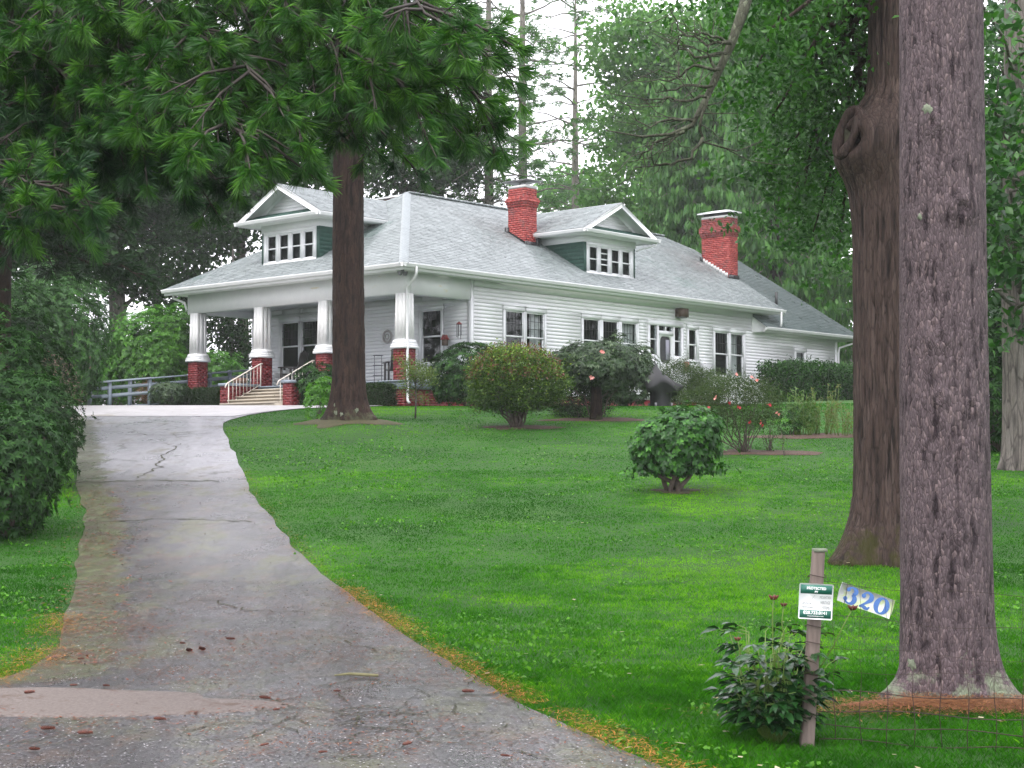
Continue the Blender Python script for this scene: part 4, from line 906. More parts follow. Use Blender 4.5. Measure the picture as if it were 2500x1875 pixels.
def shrub(name, label, cat, base, lobes, m, kind='rosette', leaf_len=.12, per=6, stems=7, stem_r=.02, group=None, tint=None, aspect=.32, extra=None, spread=.1, stem_top=.45, zmin=None):
    base = np.asarray(base, float); t = thing(name, label, cat, base, 0, group)
    P, D = blob(None, lobes)
    if zmin is not None:
        k = P[:, 2] > zmin; P, D = P[k], D[k]
    C0 = np.mean([l[0] for l in lobes], 0); q = P - C0; P = C0 + q * (1 + .5 * (fbm(P * 2.3 + rng.uniform(0, 50), 3)[:, None] - .5)) * np.where(rng.random((len(P), 1)) < .06, rng.uniform(1.05, 1.28, (len(P), 1)), 1)
    k = P[:, 2] > .02; P, D = P[k], D[k]
    b = MB()
    if kind == 'rosette': rosettes(b, P, D + np.array([0, 0, .5]), per, leaf_len, aspect, tb=tint(P) if tint else None)
    else: leaf_cluster(b, P, per, spread, leaf_len, aspect, .8, .9, tbase=tint(P) if tint else None)
    b.obj('crown', m, t)
    b = MB(); C = np.mean([l[0] for l in lobes], 0)
    for k in range(stems):
        l = lobes[k % len(lobes)]; q = np.array(l[0]) + unit(rng.standard_normal(3)) * np.array(l[1]) * .55; q[2] = max(q[2], C[2] * stem_top * 2)
        a = rng.uniform(0, 6.28); s = np.array([math.cos(a), math.sin(a), 0]) * stem_r * 2.2
        b.tube(bend(s + [0, 0, -.05], q, 6, 0, .05), np.linspace(stem_r, stem_r * .35, 6), 6)
    b.obj('stems', bark_sh, t, True)
    if extra: extra(t)
    return t

# ------------------------------------------------------------------ clipped and garden shrubs
def clipped(name, label, u0, u1, v0, v1, h, m, group=None, lump=.04, lsize=.05, dens=1500, thick_in=.12, conv=H):
    c = (Hg((u0+u1)/2, (v0+v1)/2)); t = thing(name, label, 'hedge', c, HA, group)
    lx, ly = (u1-u0)/2, (v1-v0)/2; P = []
    for (ax, area) in ((0, ly*h*4*2), (1, lx*h*4*2), (2, lx*ly*4)):
        n = int(area * dens / 2) + 5; q = rng.uniform(-1, 1, (n, 3)) * np.array([lx, ly, h/2]) + np.array([0, 0, h/2])
        if ax < 2:
            s = rng.choice([-1, 1], n); q[:, ax] = s * (lx, ly)[ax]
        else: q[:, 2] = h
        P.append(q)
    P = np.vstack(P); P += (fbm(P * 2.2 + 40, 3)[:, None] - .5) * lump * 4 * unit(P - np.array([0, 0, h/2])) + rng.standard_normal(P.shape) * lump * .4
    b = MB(); leaf_cluster(b, P, 5, lsize * .7, lsize, .55, 1, .9); b.obj('foliage', m, t)
    b = MB(); k = max(2, int(max(lx, ly) / .3))
    for i in range(k):
        x, y = (rng.uniform(-lx*.8, lx*.8), rng.uniform(-ly*.8, ly*.8)); b.tube(bend((x, y, -.05), (x + .1, y, h * .85), 4), .015, 5)
    b.box(-lx + thick_in, lx - thick_in, -ly + thick_in, ly - thick_in, .12, h - thick_in); b.obj('stems', bark_sh, t)
    return t
clipped('box_hedge', 'low clipped box hedge right of the steps behind the pine trunk', -.5, .05, .35, 3.9, .58, box_l, 'clipped box hedges along the porch', .025, .045, 1300)
clipped('box_hedge', 'short clipped box hedge between the steps and the left porch column', -.45, .1, 7.85, 9.45, .55, box_l, 'clipped box hedges along the porch', .025, .045, 1300)
clipped('box_hedge', 'low clipped box hedge in front of the ramp rail', -.5, .05, 9.95, 11.9, .5, box_l, 'clipped box hedges along the porch', .025, .045, 1300)
clipped('yew_hedge', 'tall loose green hedge along the wing wall under the small window', 17.6, 26.5, -2.0, -.75, 1.22, rhodo, None, .3, .1, 330, .34)

sh = lambda *a: tuple(a)
p = onground(1115, 38.1)
def round_extra(t):
    P, D = ell_points(420, (0, 0, 1.12), (1.12, 1.1, .84), .93); k = (P[:, 2] > 1.15) & (D[:, 1] < .5); P, D = P[k], D[k]
    b = MB(); leaf_cluster(b, P, 9, .09, .06, .5); b.obj('russet_leaves', azalea_r, t)
shrub('azalea_bush', 'large rounded azalea with russet top on the lawn', 'bush', p, [((0, 0, 1.08), (1.1, 1.08, .82), 2600), ((-.45, 0, .85), (.65, .7, .6), 800), ((.4, .1, .9), (.72, .7, .6), 800), ((.05, -.25, 1.3), (.8, .7, .6), 600)], azalea, 'cluster', .065, 7, 26, .03, spread=.07, tint=lambda P: np.clip(.25 + .28 * (P[:, 2] - .9) + .16 * rng.standard_normal(len(P)), 0, 1), extra=round_extra, stem_top=.5, zmin=.42, aspect=.5)
p = onground(1287, 40.2)
def umb_extra(t):
    b = MB(); b.tube([(0, 0, -.1), (.02, 0, .5), (0, .02, 1.2)], [.17, .14, .12], 10); b.obj('trunk', bark_pine, t, True)
    b = MB(); rosettes(b, np.array([(-.15, -1.0, 1.0), (.1, -1.05, 1.62)]), np.array([(0, -1., .2)] * 2), 7, .07, .7); b.obj('flowers', pink_f, t)
shrub('umbrella_shrub', 'umbrella shaped trimmed shrub on a single dark trunk', 'shrub', p, [((0, 0, 1.42), (1.1, 1.1, .55), 1700), ((.35, .1, 1.25), (.95, .9, .5), 900), ((-.4, 0, 1.3), (.7, .8, .5), 650)], umb_l, 'rosette', .11, 6, 6, .02, extra=umb_extra, zmin=.72)
shrub('dark_bush', 'low dark bush under the umbrella shaped shrub', 'bush', onground(1252, 41.3), [((0, 0, .42), (.78, .7, .5), 1300)], box_l, 'cluster', .07, 6, 6, .02)
shrub('side_shrub', 'broad leafy shrub between the umbrella shrub and the covered grill', 'shrub', onground(1352, 47.6), [((0, 0, .9), (.8, .9, .85), 800), ((-.7, .1, .8), (.8, .8, .75), 500), ((.3, .2, 1.35), (.6, .6, .5), 300), ((-.2, .1, 1.7), (.35, .3, .6), 80)], umb_l, 'rosette', .12, 6, 9, .02)
shrub('dry_shrub', 'brownish thin shrub right of the covered grill', 'shrub', onground(1468, 49.5), [((0, 0, .7), (.8, .6, .65), 2000), ((.8, 0, .55), (.6, .5, .5), 1200)], rose_l, 'cluster', .06, 6, 12, .015)
shrub('corner_rhododendron', 'dark green rhododendron against the porch corner behind the azalea', 'shrub', onground(1010, 47.2), [((0, 0, 1.0), (1.15, .7, .85), 900), ((.7, 0, .9), (.8, .6, .8), 420), ((-.5, 0, .75), (.6, .5, .6), 250)], rhodo, 'rosette', .13, 7, 8, .025)
shrub('step_rhododendron', 'rhododendron beside the right cheek wall half behind the pine trunk', 'shrub', Hg(-.15, 3.4), [((0, 0, .7), (.75, .6, .6), 420), ((.2, -.9, .55), (.6, .6, .5), 260)], rhodo, 'rosette', .13, 7, 6, .02)
shrub('bright_sapling', 'bright yellow green sapling at the left foot of the pine trunk', 'sapling', onground(686, 39.3), [((0, 0, .42), (.32, .3, .5), 120), ((.15, 0, .75), (.25, .2, .3), 60)], leaf('yellow green leaves', (.06,.2,.015), (.18,.46,.03), .35, .35), 'rosette', .11, 6, 6, .012)
shrub('ramp_azalea', 'small wide azalea in front of the left porch column', 'shrub', Hg(-.75, 10.1), [((0, 0, .46), (.75, .65, .36), 520), ((.1, .5, .38), (.5, .4, .3), 160)], umb_l, 'rosette', .1, 6, 7, .018)
shrub('russet_shrub', 'small russet leaved shrub beside the ramp rail', 'shrub', Hg(-.6, 11.55), [((0, 0, .5), (.34, .34, .36), 200)], leaf('russet leaves', (.14,.06,.03), (.34,.2,.1), .5, .2), 'cluster', .06, 6, 5, .012)
p = onground(897, 40.7)
t = thing('lawn_sapling', 'thin young tree on the lawn in front of the corner column', 'sapling', p)
b = MB(); b.tube([(0, 0, -.05), (.02, 0, .5), (0, 0, .9), (.03, 0, 1.35)], [.028, .022, .018, .006], 6)
ends = []
for k in range(26):
    a = rng.uniform(0, 6.28); z0 = rng.uniform(.35, 1.1); q = np.array([math.cos(a)*rng.uniform(.25, .52), math.sin(a)*rng.uniform(.25, .5), z0 + rng.uniform(.1, .55)]); b.tube(bend((0, 0, z0), q, 4), [.009, .007, .005, .003], 4); ends += [q, q * .8 + np.array([0, 0, z0 * .2]), q*.6 + np.array([0,0,z0*.4])]
b.obj('trunk', bark_lt, t, True)
b = MB(); leaf_cluster(b, np.array(ends), 34, .12, .058, .45); b.obj('crown', leaf('sapling leaves', (.06,.11,.015), (.2,.27,.06), .4, .35), t)
p = onground(1458, 27.0)
shrub('dogwood_bush', 'small dark green rounded bush on one short stem, alone on the lawn', 'bush', p, [((0, .0, .9), (.7, .68, .45), 620), ((0, 0, .6), (.6, .58, .34), 420), ((.28, -.1, 1.02), (.46, .5, .36), 220), ((-.4, 0, .78), (.4, .45, .34), 200), ((.3, .05, .68), (.5, .4, .2), 120), ((.5, 0, .4), (.34, .25, .08), 46), ((-.46, -.05, .35), (.34, .25, .07), 40)], top_l, 'rosette', .085, 6, 7, .05, aspect=.58, stem_top=.55)
def roses(t):
    for (m_, ps) in ((rose_f, [(-.35, -.55, 1.0), (-.18, -.6, .92), (.42, -.55, .95), (.05, -.6, .62), (.25, -.62, .6), (.3, -.62, .55), (-.75, -.4, .9)]), (pink_f, [(.1, -.5, 1.5), (.22, -.5, 1.45), (-.2, -.5, 1.55), (.62, -.4, .8), (-.6, -.4, 1.1)])):
        for q in ps:
            b = MB(); n = 14; D = unit(rng.standard_normal((n, 3)) + np.array([0, -1., .5])); rosettes(b, np.array([q]*2) + rng.standard_normal((2, 3))*.012, D[:2], 6, .038, .9); b.obj('flower', m_, t)
shrub('rose_bush', 'tall leggy rose bush with red blooms in the mulch bed', 'rose bush', onground(1606, 33.1), [((0, 0, 1.0), (.75, .6, .55), 900), ((-.35, 0, 1.2), (.55, .5, .45), 420), ((.4, .2, .9), (.45, .4, .4), 300), ((-.85, .2, .9), (.5, .4, .5), 420)], rose_l, 'cluster', .05, 7, 22, .014, spread=.09, extra=roses, stem_top=.35)
shrub('rose_bush', 'low bare stemmed rose at the right end of the mulch bed', 'rose bush', onground(1662, 33.3), [((0, 0, .5), (.35, .3, .35), 70)], rose_l, 'cluster', .045, 6, 12, .009, stem_top=.3)
shrub('young_rose', 'single thin rose shoot at the edge of the mulch bed', 'plant', onground(1693, 32.6), [((0, 0, .5), (.12, .12, .3), 20)], rose_l, 'cluster', .05, 5, 3, .007)
def stalks(name, label, base, n, h, w, m, lsz):
    t = thing(name, label, 'plant', base); b = MB(); L = MB()
    for k in range(n):
        x, y = rng.uniform(-w, w), rng.uniform(-w*.6, w*.6); hh = h * rng.uniform(.6, 1.1); pts = bend((x*.6, y*.6, -.03), (x*1.15, y*1.1, hh), 5, 0, .04); b.tube(pts, [.008, .007, .006, .005, .003], 4)
        C = pts[1] + (pts[-1] - pts[1]) * rng.random((16, 1)); V, F = rhombs(C + rng.standard_normal(C.shape)*.04, lsz, None, .25); L.add(V, F, np.repeat(rng.random(16), 4))
    b.obj('stems', stemg, t); L.obj('leaves', m, t); return t
G = 'perennials in the far flower bed'
tall_l = leaf('perennial leaves', (0.0312,0.0936,0.0156), (0.1092,0.2106,0.039), .45, .35)
stalks('tall_perennial', 'upright green perennial in the far flower bed', onground(1735, 36.3), 26, 1.0, .3, tall_l, .12)
stalks('tall_perennial', 'yellowish tall perennial in the middle of the far flower bed', onground(1770, 36.5), 30, 1.05, .4, leaf('yellowing perennial', (.08,.11,.02), (.22,.22,.06), .5, .3), .08)
stalks('tall_perennial', 'thin reddish perennial beside the oak trunk in the far flower bed', onground(1822, 36.2), 22, .75, .4, leaf('reddish perennial', (.1,.07,.03), (.2,.14,.06), .5, .3), .06)
shrub('small_bed_shrub', 'small dark shrub at the left end of the far flower bed', 'shrub', onground(1708, 36.4), [((0, 0, .32), (.3, .3, .36), 110)], rhodo, 'rosette', .08, 6, 4, .012)

# rhododendrons up the left side of the drive
RG = 'rhododendrons along the left of the drive'
def rh(label, dx, Y, w, d, h, m, n, ln=.14, ox=0, extra=()):
    base = onground(dx, Y); lobes = [((0, 0, h*.48), (w, d, h*.52), n)]
    for k in range(5):
        a = rng.uniform(0, 6.28); lobes.append(((w*.55*math.cos(a), d*.55*math.sin(a), h*rng.uniform(.35, .68)), (w*.55, d*.55, h*.34), n * .28))
    return shrub('rhododendron', label, 'shrub', base, lobes, m, 'rosette', ln, 8, 10, .04, RG, aspect=.3)
rh('dark rhododendron nearest the road at the left edge', 8, 22.4, .72, 1.1, 1.75, rhodo, 900, .1)
rh('dark rhododendron bulging over the mossy drive edge', 62, 27.2, .8, 1.5, 2.0, rhodo, 1000, .1)
rh('tall dark rhododendron at the far left behind the nearest two', -40, 29.5, 1.2, 1.5, 3.0, rhodo, 1000, .11)
rh('tall rhododendron where the drive levels out', 40, 37.0, 1.1, 1.6, 2.7, rhodo, 1300, .12)
rh('very tall rhododendron with bright top beneath the forest edge', 110, 47.5, 1.7, 1.8, 4.2, rhodo_m, 2200, .13)
rh('mid green rhododendron between the tall one and the ramp', 140, 52.5, 1.1, 1.3, 3.1, rhodo_m, 1500, .13)
rh('dark rhododendron at the far left where the drive tops out', -10, 42.5, 1.4, 1.5, 3.9, rhodo, 1400, .13)
rh('bright rounded rhododendron behind the ramp', 325, 56.5, 1.75, 1.5, 3.5, rhodo_b, 3400, .13)
rh('dark rhododendron filling the gap left of the ramp', 190, 61.0, 1.1, 1.4, 2.9, rhodo_m, 1500, .13)
rh('pale rhododendron seen through the open end of the porch', 465, 63.0, 1.2, 1.2, 2.4, rhodo_b, 900, .13)
shrub('dead_heather', 'brown dead twiggy shrub between the rhododendrons', 'shrub', onground(118, 32.5), [((0, 0, 1.2), (.5, .5, .8), 140)], leaf('dead twigs', (.1,.06,.045), (.24,.16,.12), .7, 0), 'cluster', .06, 6, 26, .01)

# ------------------------------------------------------------------ trees
def ridged_trunk(name, m, parent, base_r, prof, seg=96, dz=.05, ridge=.012, flare=(), sx=14, sz=1.6, knots=(), lean=None, seed=0):
    """prof: [(z, r, x, y)]; displaced bark ridges; flare: [(angle, amount, height, width)]"""
    zs = np.arange(prof[0][0], prof[-1][0] + 1e-6, dz); P = np.array(prof)
    r_ = np.interp(zs, P[:, 0], P[:, 1]); cx = np.interp(zs, P[:, 0], P[:, 2]); cy = np.interp(zs, P[:, 0], P[:, 3])
    ker = np.ones(7) / 7
    for q in (r_, cx, cy): q[:] = np.convolve(np.pad(q, 3, 'edge'), ker, 'valid')
    a = np.arange(seg) * 2 * np.pi / seg; A, Z = np.meshgrid(a, zs); Rr = np.repeat(r_[:, None], seg, 1)
    for (fa, am, fh, fw) in flare:
        dA = np.abs((A - fa + np.pi) % (2*np.pi) - np.pi); Rr = Rr + am * np.exp(-np.maximum(Z, 0) / fh) * np.exp(-(dA / fw) ** 2)
    q = np.stack([np.cos(A).ravel() * r_.mean() * sx + seed, np.sin(A).ravel() * r_.mean() * sx, Z.ravel() * sz], -1)
    n1 = fbm(q, 4).reshape(A.shape); n2 = fbm(q * np.array([3, 3, 5.]) + 9, 3).reshape(A.shape)
    rd = 1 - np.abs(2 * n1 - 1) * 2.2; hgt = np.clip(.6 * rd + .4 * n2, 0, 1)
    Rr = Rr + ridge * (hgt - .5) * 2
    for (ka, kz, kr, kh) in knots:
        dA = ((A - ka + np.pi) % (2*np.pi) - np.pi) * r_.mean(); dd = np.sqrt(dA ** 2 + (Z - kz) ** 2)
        Rr = Rr + kh * np.exp(-(dd / kr) ** 2) - kh * 1.2 * np.exp(-(dd / (kr * .35)) ** 2)
    V = np.stack([cx[:, None] + Rr*np.cos(A), cy[:, None] + Rr*np.sin(A), Z], -1).reshape(-1, 3); m_ = len(zs)
    i = (np.arange(m_-1)[:, None] * seg + np.arange(seg)); j = (np.arange(m_-1)[:, None] * seg + (np.arange(seg) + 1) % seg)
    b = MB(); b.add(V, np.stack([i.ravel(), j.ravel(), (j + seg).ravel(), (i + seg).ravel()], -1), np.clip(hgt.ravel(), 0, 1))
    return b.obj(name, m, parent, True)
AG = lambda d: R(d)
# front right trunk
p = onground(2040, 11.5); ft = thing('spruce_tree', 'huge flaky barked trunk at right behind the house number board', 'tree', p)
ridged_trunk('trunk', bark_front, ft, .31, [(-.2, .33, 0, 0), (0, .33, 0, 0), (.6, .315, 0, 0), (2.5, .3, .0, 0), (6, .28, .02, 0), (14, .18, .05, 0)], 220, .03, .0055, [(R(200), .24, .11, .3), (R(335), .18, .16, .3), (R(262), .05, .15, .25), (R(295), .06, .1, .2), (R(90), .15, .2, .6)], 26, 5.5, [(R(282), 3.35, .1, .05), (R(243), 3.95, .07, .04), (R(252), 2.45, .07, .035), (R(250), 2.05, .05, .03), (R(290), 1.98, .06, .03), (R(270), 1.1, .05, .02)])
b = MB(); tc = MB()
for k in range(16):
    z = 6.5 + k * .5; a = k * 2.4; L = 2.6 - k * .1; q = np.array([math.cos(a)*L, math.sin(a)*L, z - .4]); pts = bend((0, 0, z), q, 6, -.1); b.tube(pts, np.linspace(.05, .012, 6), 6)
    C = pts[2] + (pts[-1] - pts[2]) * rng.random((160, 1)) + rng.standard_normal((160, 3)) * np.array([.2, .2, .12]); V, F = rhombs(C, .22, None, .14, droop=1.2); tc.add(V, F, np.repeat(rng.random(160)*.7, 4))
b.obj('branches', bark_front, ft, True, kind='stuff'); tc.obj('crown', needle_d, ft)
for k, (a, z, s) in enumerate(((R(238), 4.05, .055), (R(226), 3.3, .03), (R(214), .22, .06))):
    rr = (.335 if z < 1 else .308) + (.09 * math.exp(-z / .16) if z < .6 else 0); n = 18; c = np.array([rr*math.cos(a), rr*math.sin(a), z]); N = np.array([math.cos(a), math.sin(a), .1]); T1 = np.array([-math.sin(a), math.cos(a), 0])
    P = [c + N*.012] + [c + (T1*math.cos(6.283*j/n) + np.array([0, 0, 1.15])*math.sin(6.283*j/n)) * s * .7 * random.uniform(.55, 1.2) - N*.004 for j in range(n)]
    MB().add(P, [(0, j+1, (j+1) % n + 1) for j in range(n)]).obj('lichen_patch', lichen, ft)
# oak with branch scar
p = onground(1918, 19.7); ok = thing('oak_tree', 'oak trunk with hollow branch scar behind the front trunk', 'tree', p)
ridged_trunk('trunk', bark_oak, ok, .42, [(-.3, .47, 0, 0), (0, .46, 0, 0), (.8, .42, .02, 0), (2.2, .4, .0, 0), (3.9, .41, .02, 0), (4.75, .44, .0, 0), (5.2, .42, .06, 0), (5.7, .33, .14, 0), (7.5, .31, .16, 0), (12, .22, .4, 0)], 170, .035, .014, [(R(195), .32, .35, .6), (R(275), .12, .3, .4), (R(330), .25, .3, .6), (R(90), .2, .3, .6)], 24, 2.0, [(R(203), 5.02, .38, .3)])
ca = np.array([-.5, -.25, 5.12]); n = 26; aa = np.linspace(0, 2*np.pi, n)
tx = unit(np.array([.62, -.6, .1])); ty = unit(np.array([.3, .05, .95]))
ring = [ca + tx*(.12 + .015*math.sin(3*x))*math.cos(x) + ty*(.29 + .02*math.sin(2*x))*math.sin(x) for x in aa]
b = MB(); b.tube(ring, .06 + .014*np.sin(aa*4), 12, False, .5); b.obj('branch_scar', bark_oak, ok, True)
b = MB(); b.add([ca + np.array([.07, .07, 0])] + [ca + tx*.12*math.cos(x) + ty*.28*math.sin(x) for x in aa[:-1]], [(0, j+1, (j+1) % (n-1) + 1) for j in range(n-1)]); b.obj('hollow', M('rotten wood', (.02,.018,.012), (.1,.1,.06), .9, scale=12), ok)
b = MB(); ends = []
ends_px = [(1655,60,18.5),(1700,130,20),(1755,60,21.5),(1790,170,22),(1735,220,21.5),(1780,300,22),(1700,330,22),(1740,420,22.5),(1800,420,23),(1760,500,23),(1700,470,23.5),(1820,40,23),(1640,140,19.5),(1690,-40,20),(1770,-60,21.5),(1825,250,23),(1670,250,21),(1820,500,24),(1600,20,19),(1830,350,24),(1840,120,24),(1720,20,22),(1750,350,24),(1810,560,25)]
limb0 = np.array([.16, 0, 6.9])
for (dx, dy, Y) in ends_px:
    e = at(dx, dy, Y) - p; ends.append(e); z0 = rng.uniform(6.2, 9.5); pts = bend((.2, 0, z0), e, 8, -.4, .04); b.tube(pts, np.linspace(.07, .012, 8), 6)
    for k in range(3): ends.append(pts[5 + k % 2] + rng.standard_normal(3) * .4)
for k in range(26):
    a = rng.uniform(0, 6.28); e = np.array([math.cos(a)*rng.uniform(1, 3.5), math.sin(a)*rng.uniform(1, 3.5) + 1.5, rng.uniform(9, 12.5)]); ends.append(e); b.tube(bend((.3, 0, e[2] - 1), e, 5), np.linspace(.06, .012, 5), 5)
b.obj('limbs', bark_oak, ok, True, kind='stuff')
b = MB(); ends = np.array(ends); sub = np.repeat(ends, 9, 0) + rng.standard_normal((len(ends)*9, 3)) * np.array([.36, .45, .3]); leaf_cluster(b, sub, 26, .12, .1, .5, .7, .5, .3); b.obj('crown', oak_l, ok)
# mossy dead limb hanging from the oak
b = MB(); tw = MB()
def pxp(x, y, Y): return np.array([(x-1250)/4000*Y, Y, EYE + (1126-y)/4000*Y]) - p
main = [pxp(2090, -420, 19.4), pxp(1960, -300, 18.2), pxp(1860, -120, 17), pxp(1822, 10, 16.6), pxp(1792, 95, 16.5), pxp(1762, 160, 16.5), pxp(1731, 228, 16.4), pxp(1693, 300, 16.3), pxp(1640, 322, 16.2), pxp(1570, 328, 16.1), pxp(1480, 312, 16)]
b.tube(main, [.1, .085, .07, .06, .05, .042, .034, .025, .017, .012, .005], 8)
side = [[(1790, 92), (1752, 80), (1722, 70), (1696, 58)], [(1755, 165), (1730, 118), (1745, 80)], [(1731, 228), (1680, 235), (1620, 232), (1570, 240)], [(1762, 160), (1700, 150), (1640, 190), (1590, 185)], [(1731, 228), (1715, 300), (1720, 340), (1800, 362), (1870, 340)], [(1720, 330), (1690, 380), (1640, 398), (1600, 395), (1590, 350)], [(1693, 300), (1650, 330), (1630, 345)], [(1792, 95), (1725, 100), (1660, 60), (1640, 10)], [(1745, 200), (1690, 200), (1640, 215), (1615, 190)], [(1700, 290), (1640, 285), (1590, 300), (1540, 280)], [(1675, 315), (1600, 345), (1560, 380)], [(1780, 120), (1700, 130), (1660, 105), (1670, 70)]]
for s in side:
    P = [pxp(x, y, 16.3 + random.uniform(-.15, .15)) for x, y in s]; P = np.array(P); P = np.vstack([P[0]] + [np.array([P[i]*(1-f) + P[i+1]*f for f in (.33, .66, 1)]) for i in range(len(P)-1)]); P[1:] += rng.standard_normal((len(P)-1, 3))*.012
    b.tube(P, np.linspace(.02, .004, len(P)), 5)
    for k in range(7):
        i = rng.integers(1, len(P)-1); d = unit(P[-1] - P[0]) + rng.standard_normal(3)*.7; q = P[i] + d * rng.uniform(.12, .4); b.tube(bend(P[i], q, 4, .02, .1), [.006, .005, .004, .002], 4)
b.obj('dead_limb', bark('lichened dead wood', (.025,.025,.017), (.08,.085,.055), (.15,.17,.11), 24), ok, True, label='bare lichened limb hanging in front of the far trees')
# right edge tree
p = onground(2200, 30.3); rt = thing('maple_tree', 'pale straight trunk at the right edge under dark leaves', 'tree', p)
ridged_trunk('trunk', bark_lt, rt, .3, [(-.2, .33, 0, 0), (0, .32, 0, 0), (1, .28, 0, 0), (4, .26, 0, 0), (10, .2, .1, 0)], 60, .08, .01, [(R(200), .15, .25, .5), (R(300), .12, .2, .5)])
b = MB(); ends = []
for k in range(46):
    e = at(rng.uniform(2130, 2330), rng.uniform(-60, 640), rng.uniform(26, 34)) - p; b.tube(bend((0, 0, max(2.5, min(9, e[2] - .5))), e, 5), np.linspace(.05, .01, 5), 5); ends.append(e)
b.obj('limbs', bark_lt, rt, True, kind='stuff'); b = MB(); ends = np.array(ends); leaf_cluster(b, np.repeat(ends, 5, 0) + rng.standard_normal((len(ends)*5, 3))*.5, 18, .22, .2, .6, .7, .6, .3, tbase=rng.uniform(.0, .5, len(ends)*5)); b.obj('crown', oak_l, rt)
rh('dark rhododendron at the right edge behind the front trunk', 2150, 33.5, 1.2, 1.2, 3.3, rhodo, 900, .16)
rh('dark rhododendron beyond the right edge trunk', 2260, 35, 1.6, 1.4, 3.6, rhodo, 700, .17)
# centre pine
def needle_sprays(b, C, D, per, ln, wid, r=rng, spread=.8, droop=.2, tb=None):
    """bursts of thin needles at C round axes D"""
    n = len(C); D = unit(D); Cn = np.repeat(C, per, 0); Dn = np.repeat(D, per, 0)
    d = unit(Dn + spread * r.standard_normal((n * per, 3)) * .75 + np.array([0, 0, -droop])); L = ln * r.uniform(.65, 1.15, (n * per, 1))
    w = unit(np.cross(d, r.standard_normal((n * per, 3)))) * wid; o = Cn + Dn * r.uniform(-.25, .15, (n*per, 1)) * ln
    sag = np.array([0, 0, -1.]) * L * .1
    V = np.stack([o - w*.5, o + w*.5, o + d*L*.6 + w*.4, o + d*L + sag], 1).reshape(-1, 3); i = np.arange(n*per)*4
    tb = r.uniform(.15, .7, n) if tb is None else tb
    t = np.clip(np.repeat(tb, per) + .16 * r.standard_normal(n * per), 0, 1); b.add(V, np.stack([i, i+1, i+2, i+3], -1), np.repeat(t, 4))
p = onground(753, 38.1); cp = thing('pine_tree', 'tall dark pine trunk standing on the lawn in front of the porch', 'tree', p)
ridged_trunk('trunk', bark_pine, cp, .36, [(-.3, .4, 0, 0), (0, .4, 0, 0), (1., .375, 0, 0), (4, .36, -.03, 0), (8, .34, -.03, 0), (17, .2, 0, 0)], 110, .05, .016, [(R(190), .26, .3, .55), (R(345), .3, .28, .5), (R(270), .12, .25, .4), (R(90), .2, .3, .6)], 22, 2.2)
for (a, z, s) in ((R(235), .12, .09), (R(255), .08, .08), (R(300), .18, .09), (R(225), .3, .06)):
    rr = .39 + .1 * math.exp(-z / .3); n = 14; c = np.array([rr*math.cos(a), rr*math.sin(a), z]); N = np.array([math.cos(a), math.sin(a), .1]); T1 = np.array([-math.sin(a), math.cos(a), 0])
    MB().add([c + N*.02] + [c + (T1*math.cos(6.283*j/n) + np.array([0, 0, 1.15])*math.sin(6.283*j/n)) * s * .6 * random.uniform(.5, 1.2) for j in range(n)], [(0, j+1, (j+1) % n + 1) for j in range(n)]).obj('lichen_patch', lichen, cp)
def pine_crown(tree, z0, z1, step, L0, L1, needles_m, ln, wid, per, tufts, bm, r, droop=.35, up=0, elev=.1, gap=.15, nb=(4, 6), cx=0, name='crown', sub=7, flat=.1, inner=.3):
    b = MB(); c = MB(); z = z0; C, D = [], []
    while z < z1:
        f = (z - z0) / (z1 - z0); a0 = r.uniform(0, 6.28); nbr = r.integers(*nb)
        for k in range(nbr):
            if r.random() < gap: continue
            a = a0 + 6.283 * k / nbr + r.uniform(-.3, .3); L = (L0 * (1 - f) + L1 * f) * r.uniform(.6, 1.15)
            q = np.array([math.cos(a)*L, math.sin(a)*L, z + elev*L - droop*L*r.uniform(.5, 1.2)]); zb = z + r.uniform(-.2, .2)
            pts = bend((0, 0, zb), q, 7, -.06*L, .03, r); b.tube(pts, np.linspace(.02 + .012*L, .008, 7), 5)
            for s in range(sub):
                fs = r.uniform(inner, 1) ; j = min(int(fs * 6), 5); o = pts[j] + (pts[j+1] - pts[j]) * (fs*6 - j)
                dr = unit(pts[-1] - pts[0]); sd = np.cross(dr, [0, 0, 1]) * r.choice([-1, 1]); tl = L * .38 * (1.15 - fs*.7) * r.uniform(.5, 1.2)
                e = o + (sd * .8 + dr * .7) * tl + np.array([0, 0, r.uniform(-.12, .14) * tl]); b.tube([o, (o+e)/2 + [0,0,.03*tl], e], [.012, .009, .005], 4)
                m_ = max(2, int(tufts * (.4 + tl / L)))
                ff = r.uniform(.2, 1.05, (m_, 1)); C.append(o + (e - o)*ff + r.standard_normal((m_, 3))*np.array([.14, .14, flat])); D.append(np.repeat((e - o)[None], m_, 0) + r.standard_normal((m_, 3))*.3*tl + np.array([0, 0, up*tl]))
        z += step * r.uniform(.7, 1.3)
    C = np.vstack(C); D = np.vstack(D); needle_sprays(c, C, D, per, ln, wid, r); 
    b.obj('branches', bm, tree, True, kind='stuff'); c.obj(name, needles_m, tree); return len(C)
r1 = np.random.default_rng(11)
pine_crown(cp, 7.3, 15.5, .45, 3.6, 2.4, needle_d, .24, .016, 22, 7, bark_pine, r1, .38, .1, .05, .05, (5, 7))

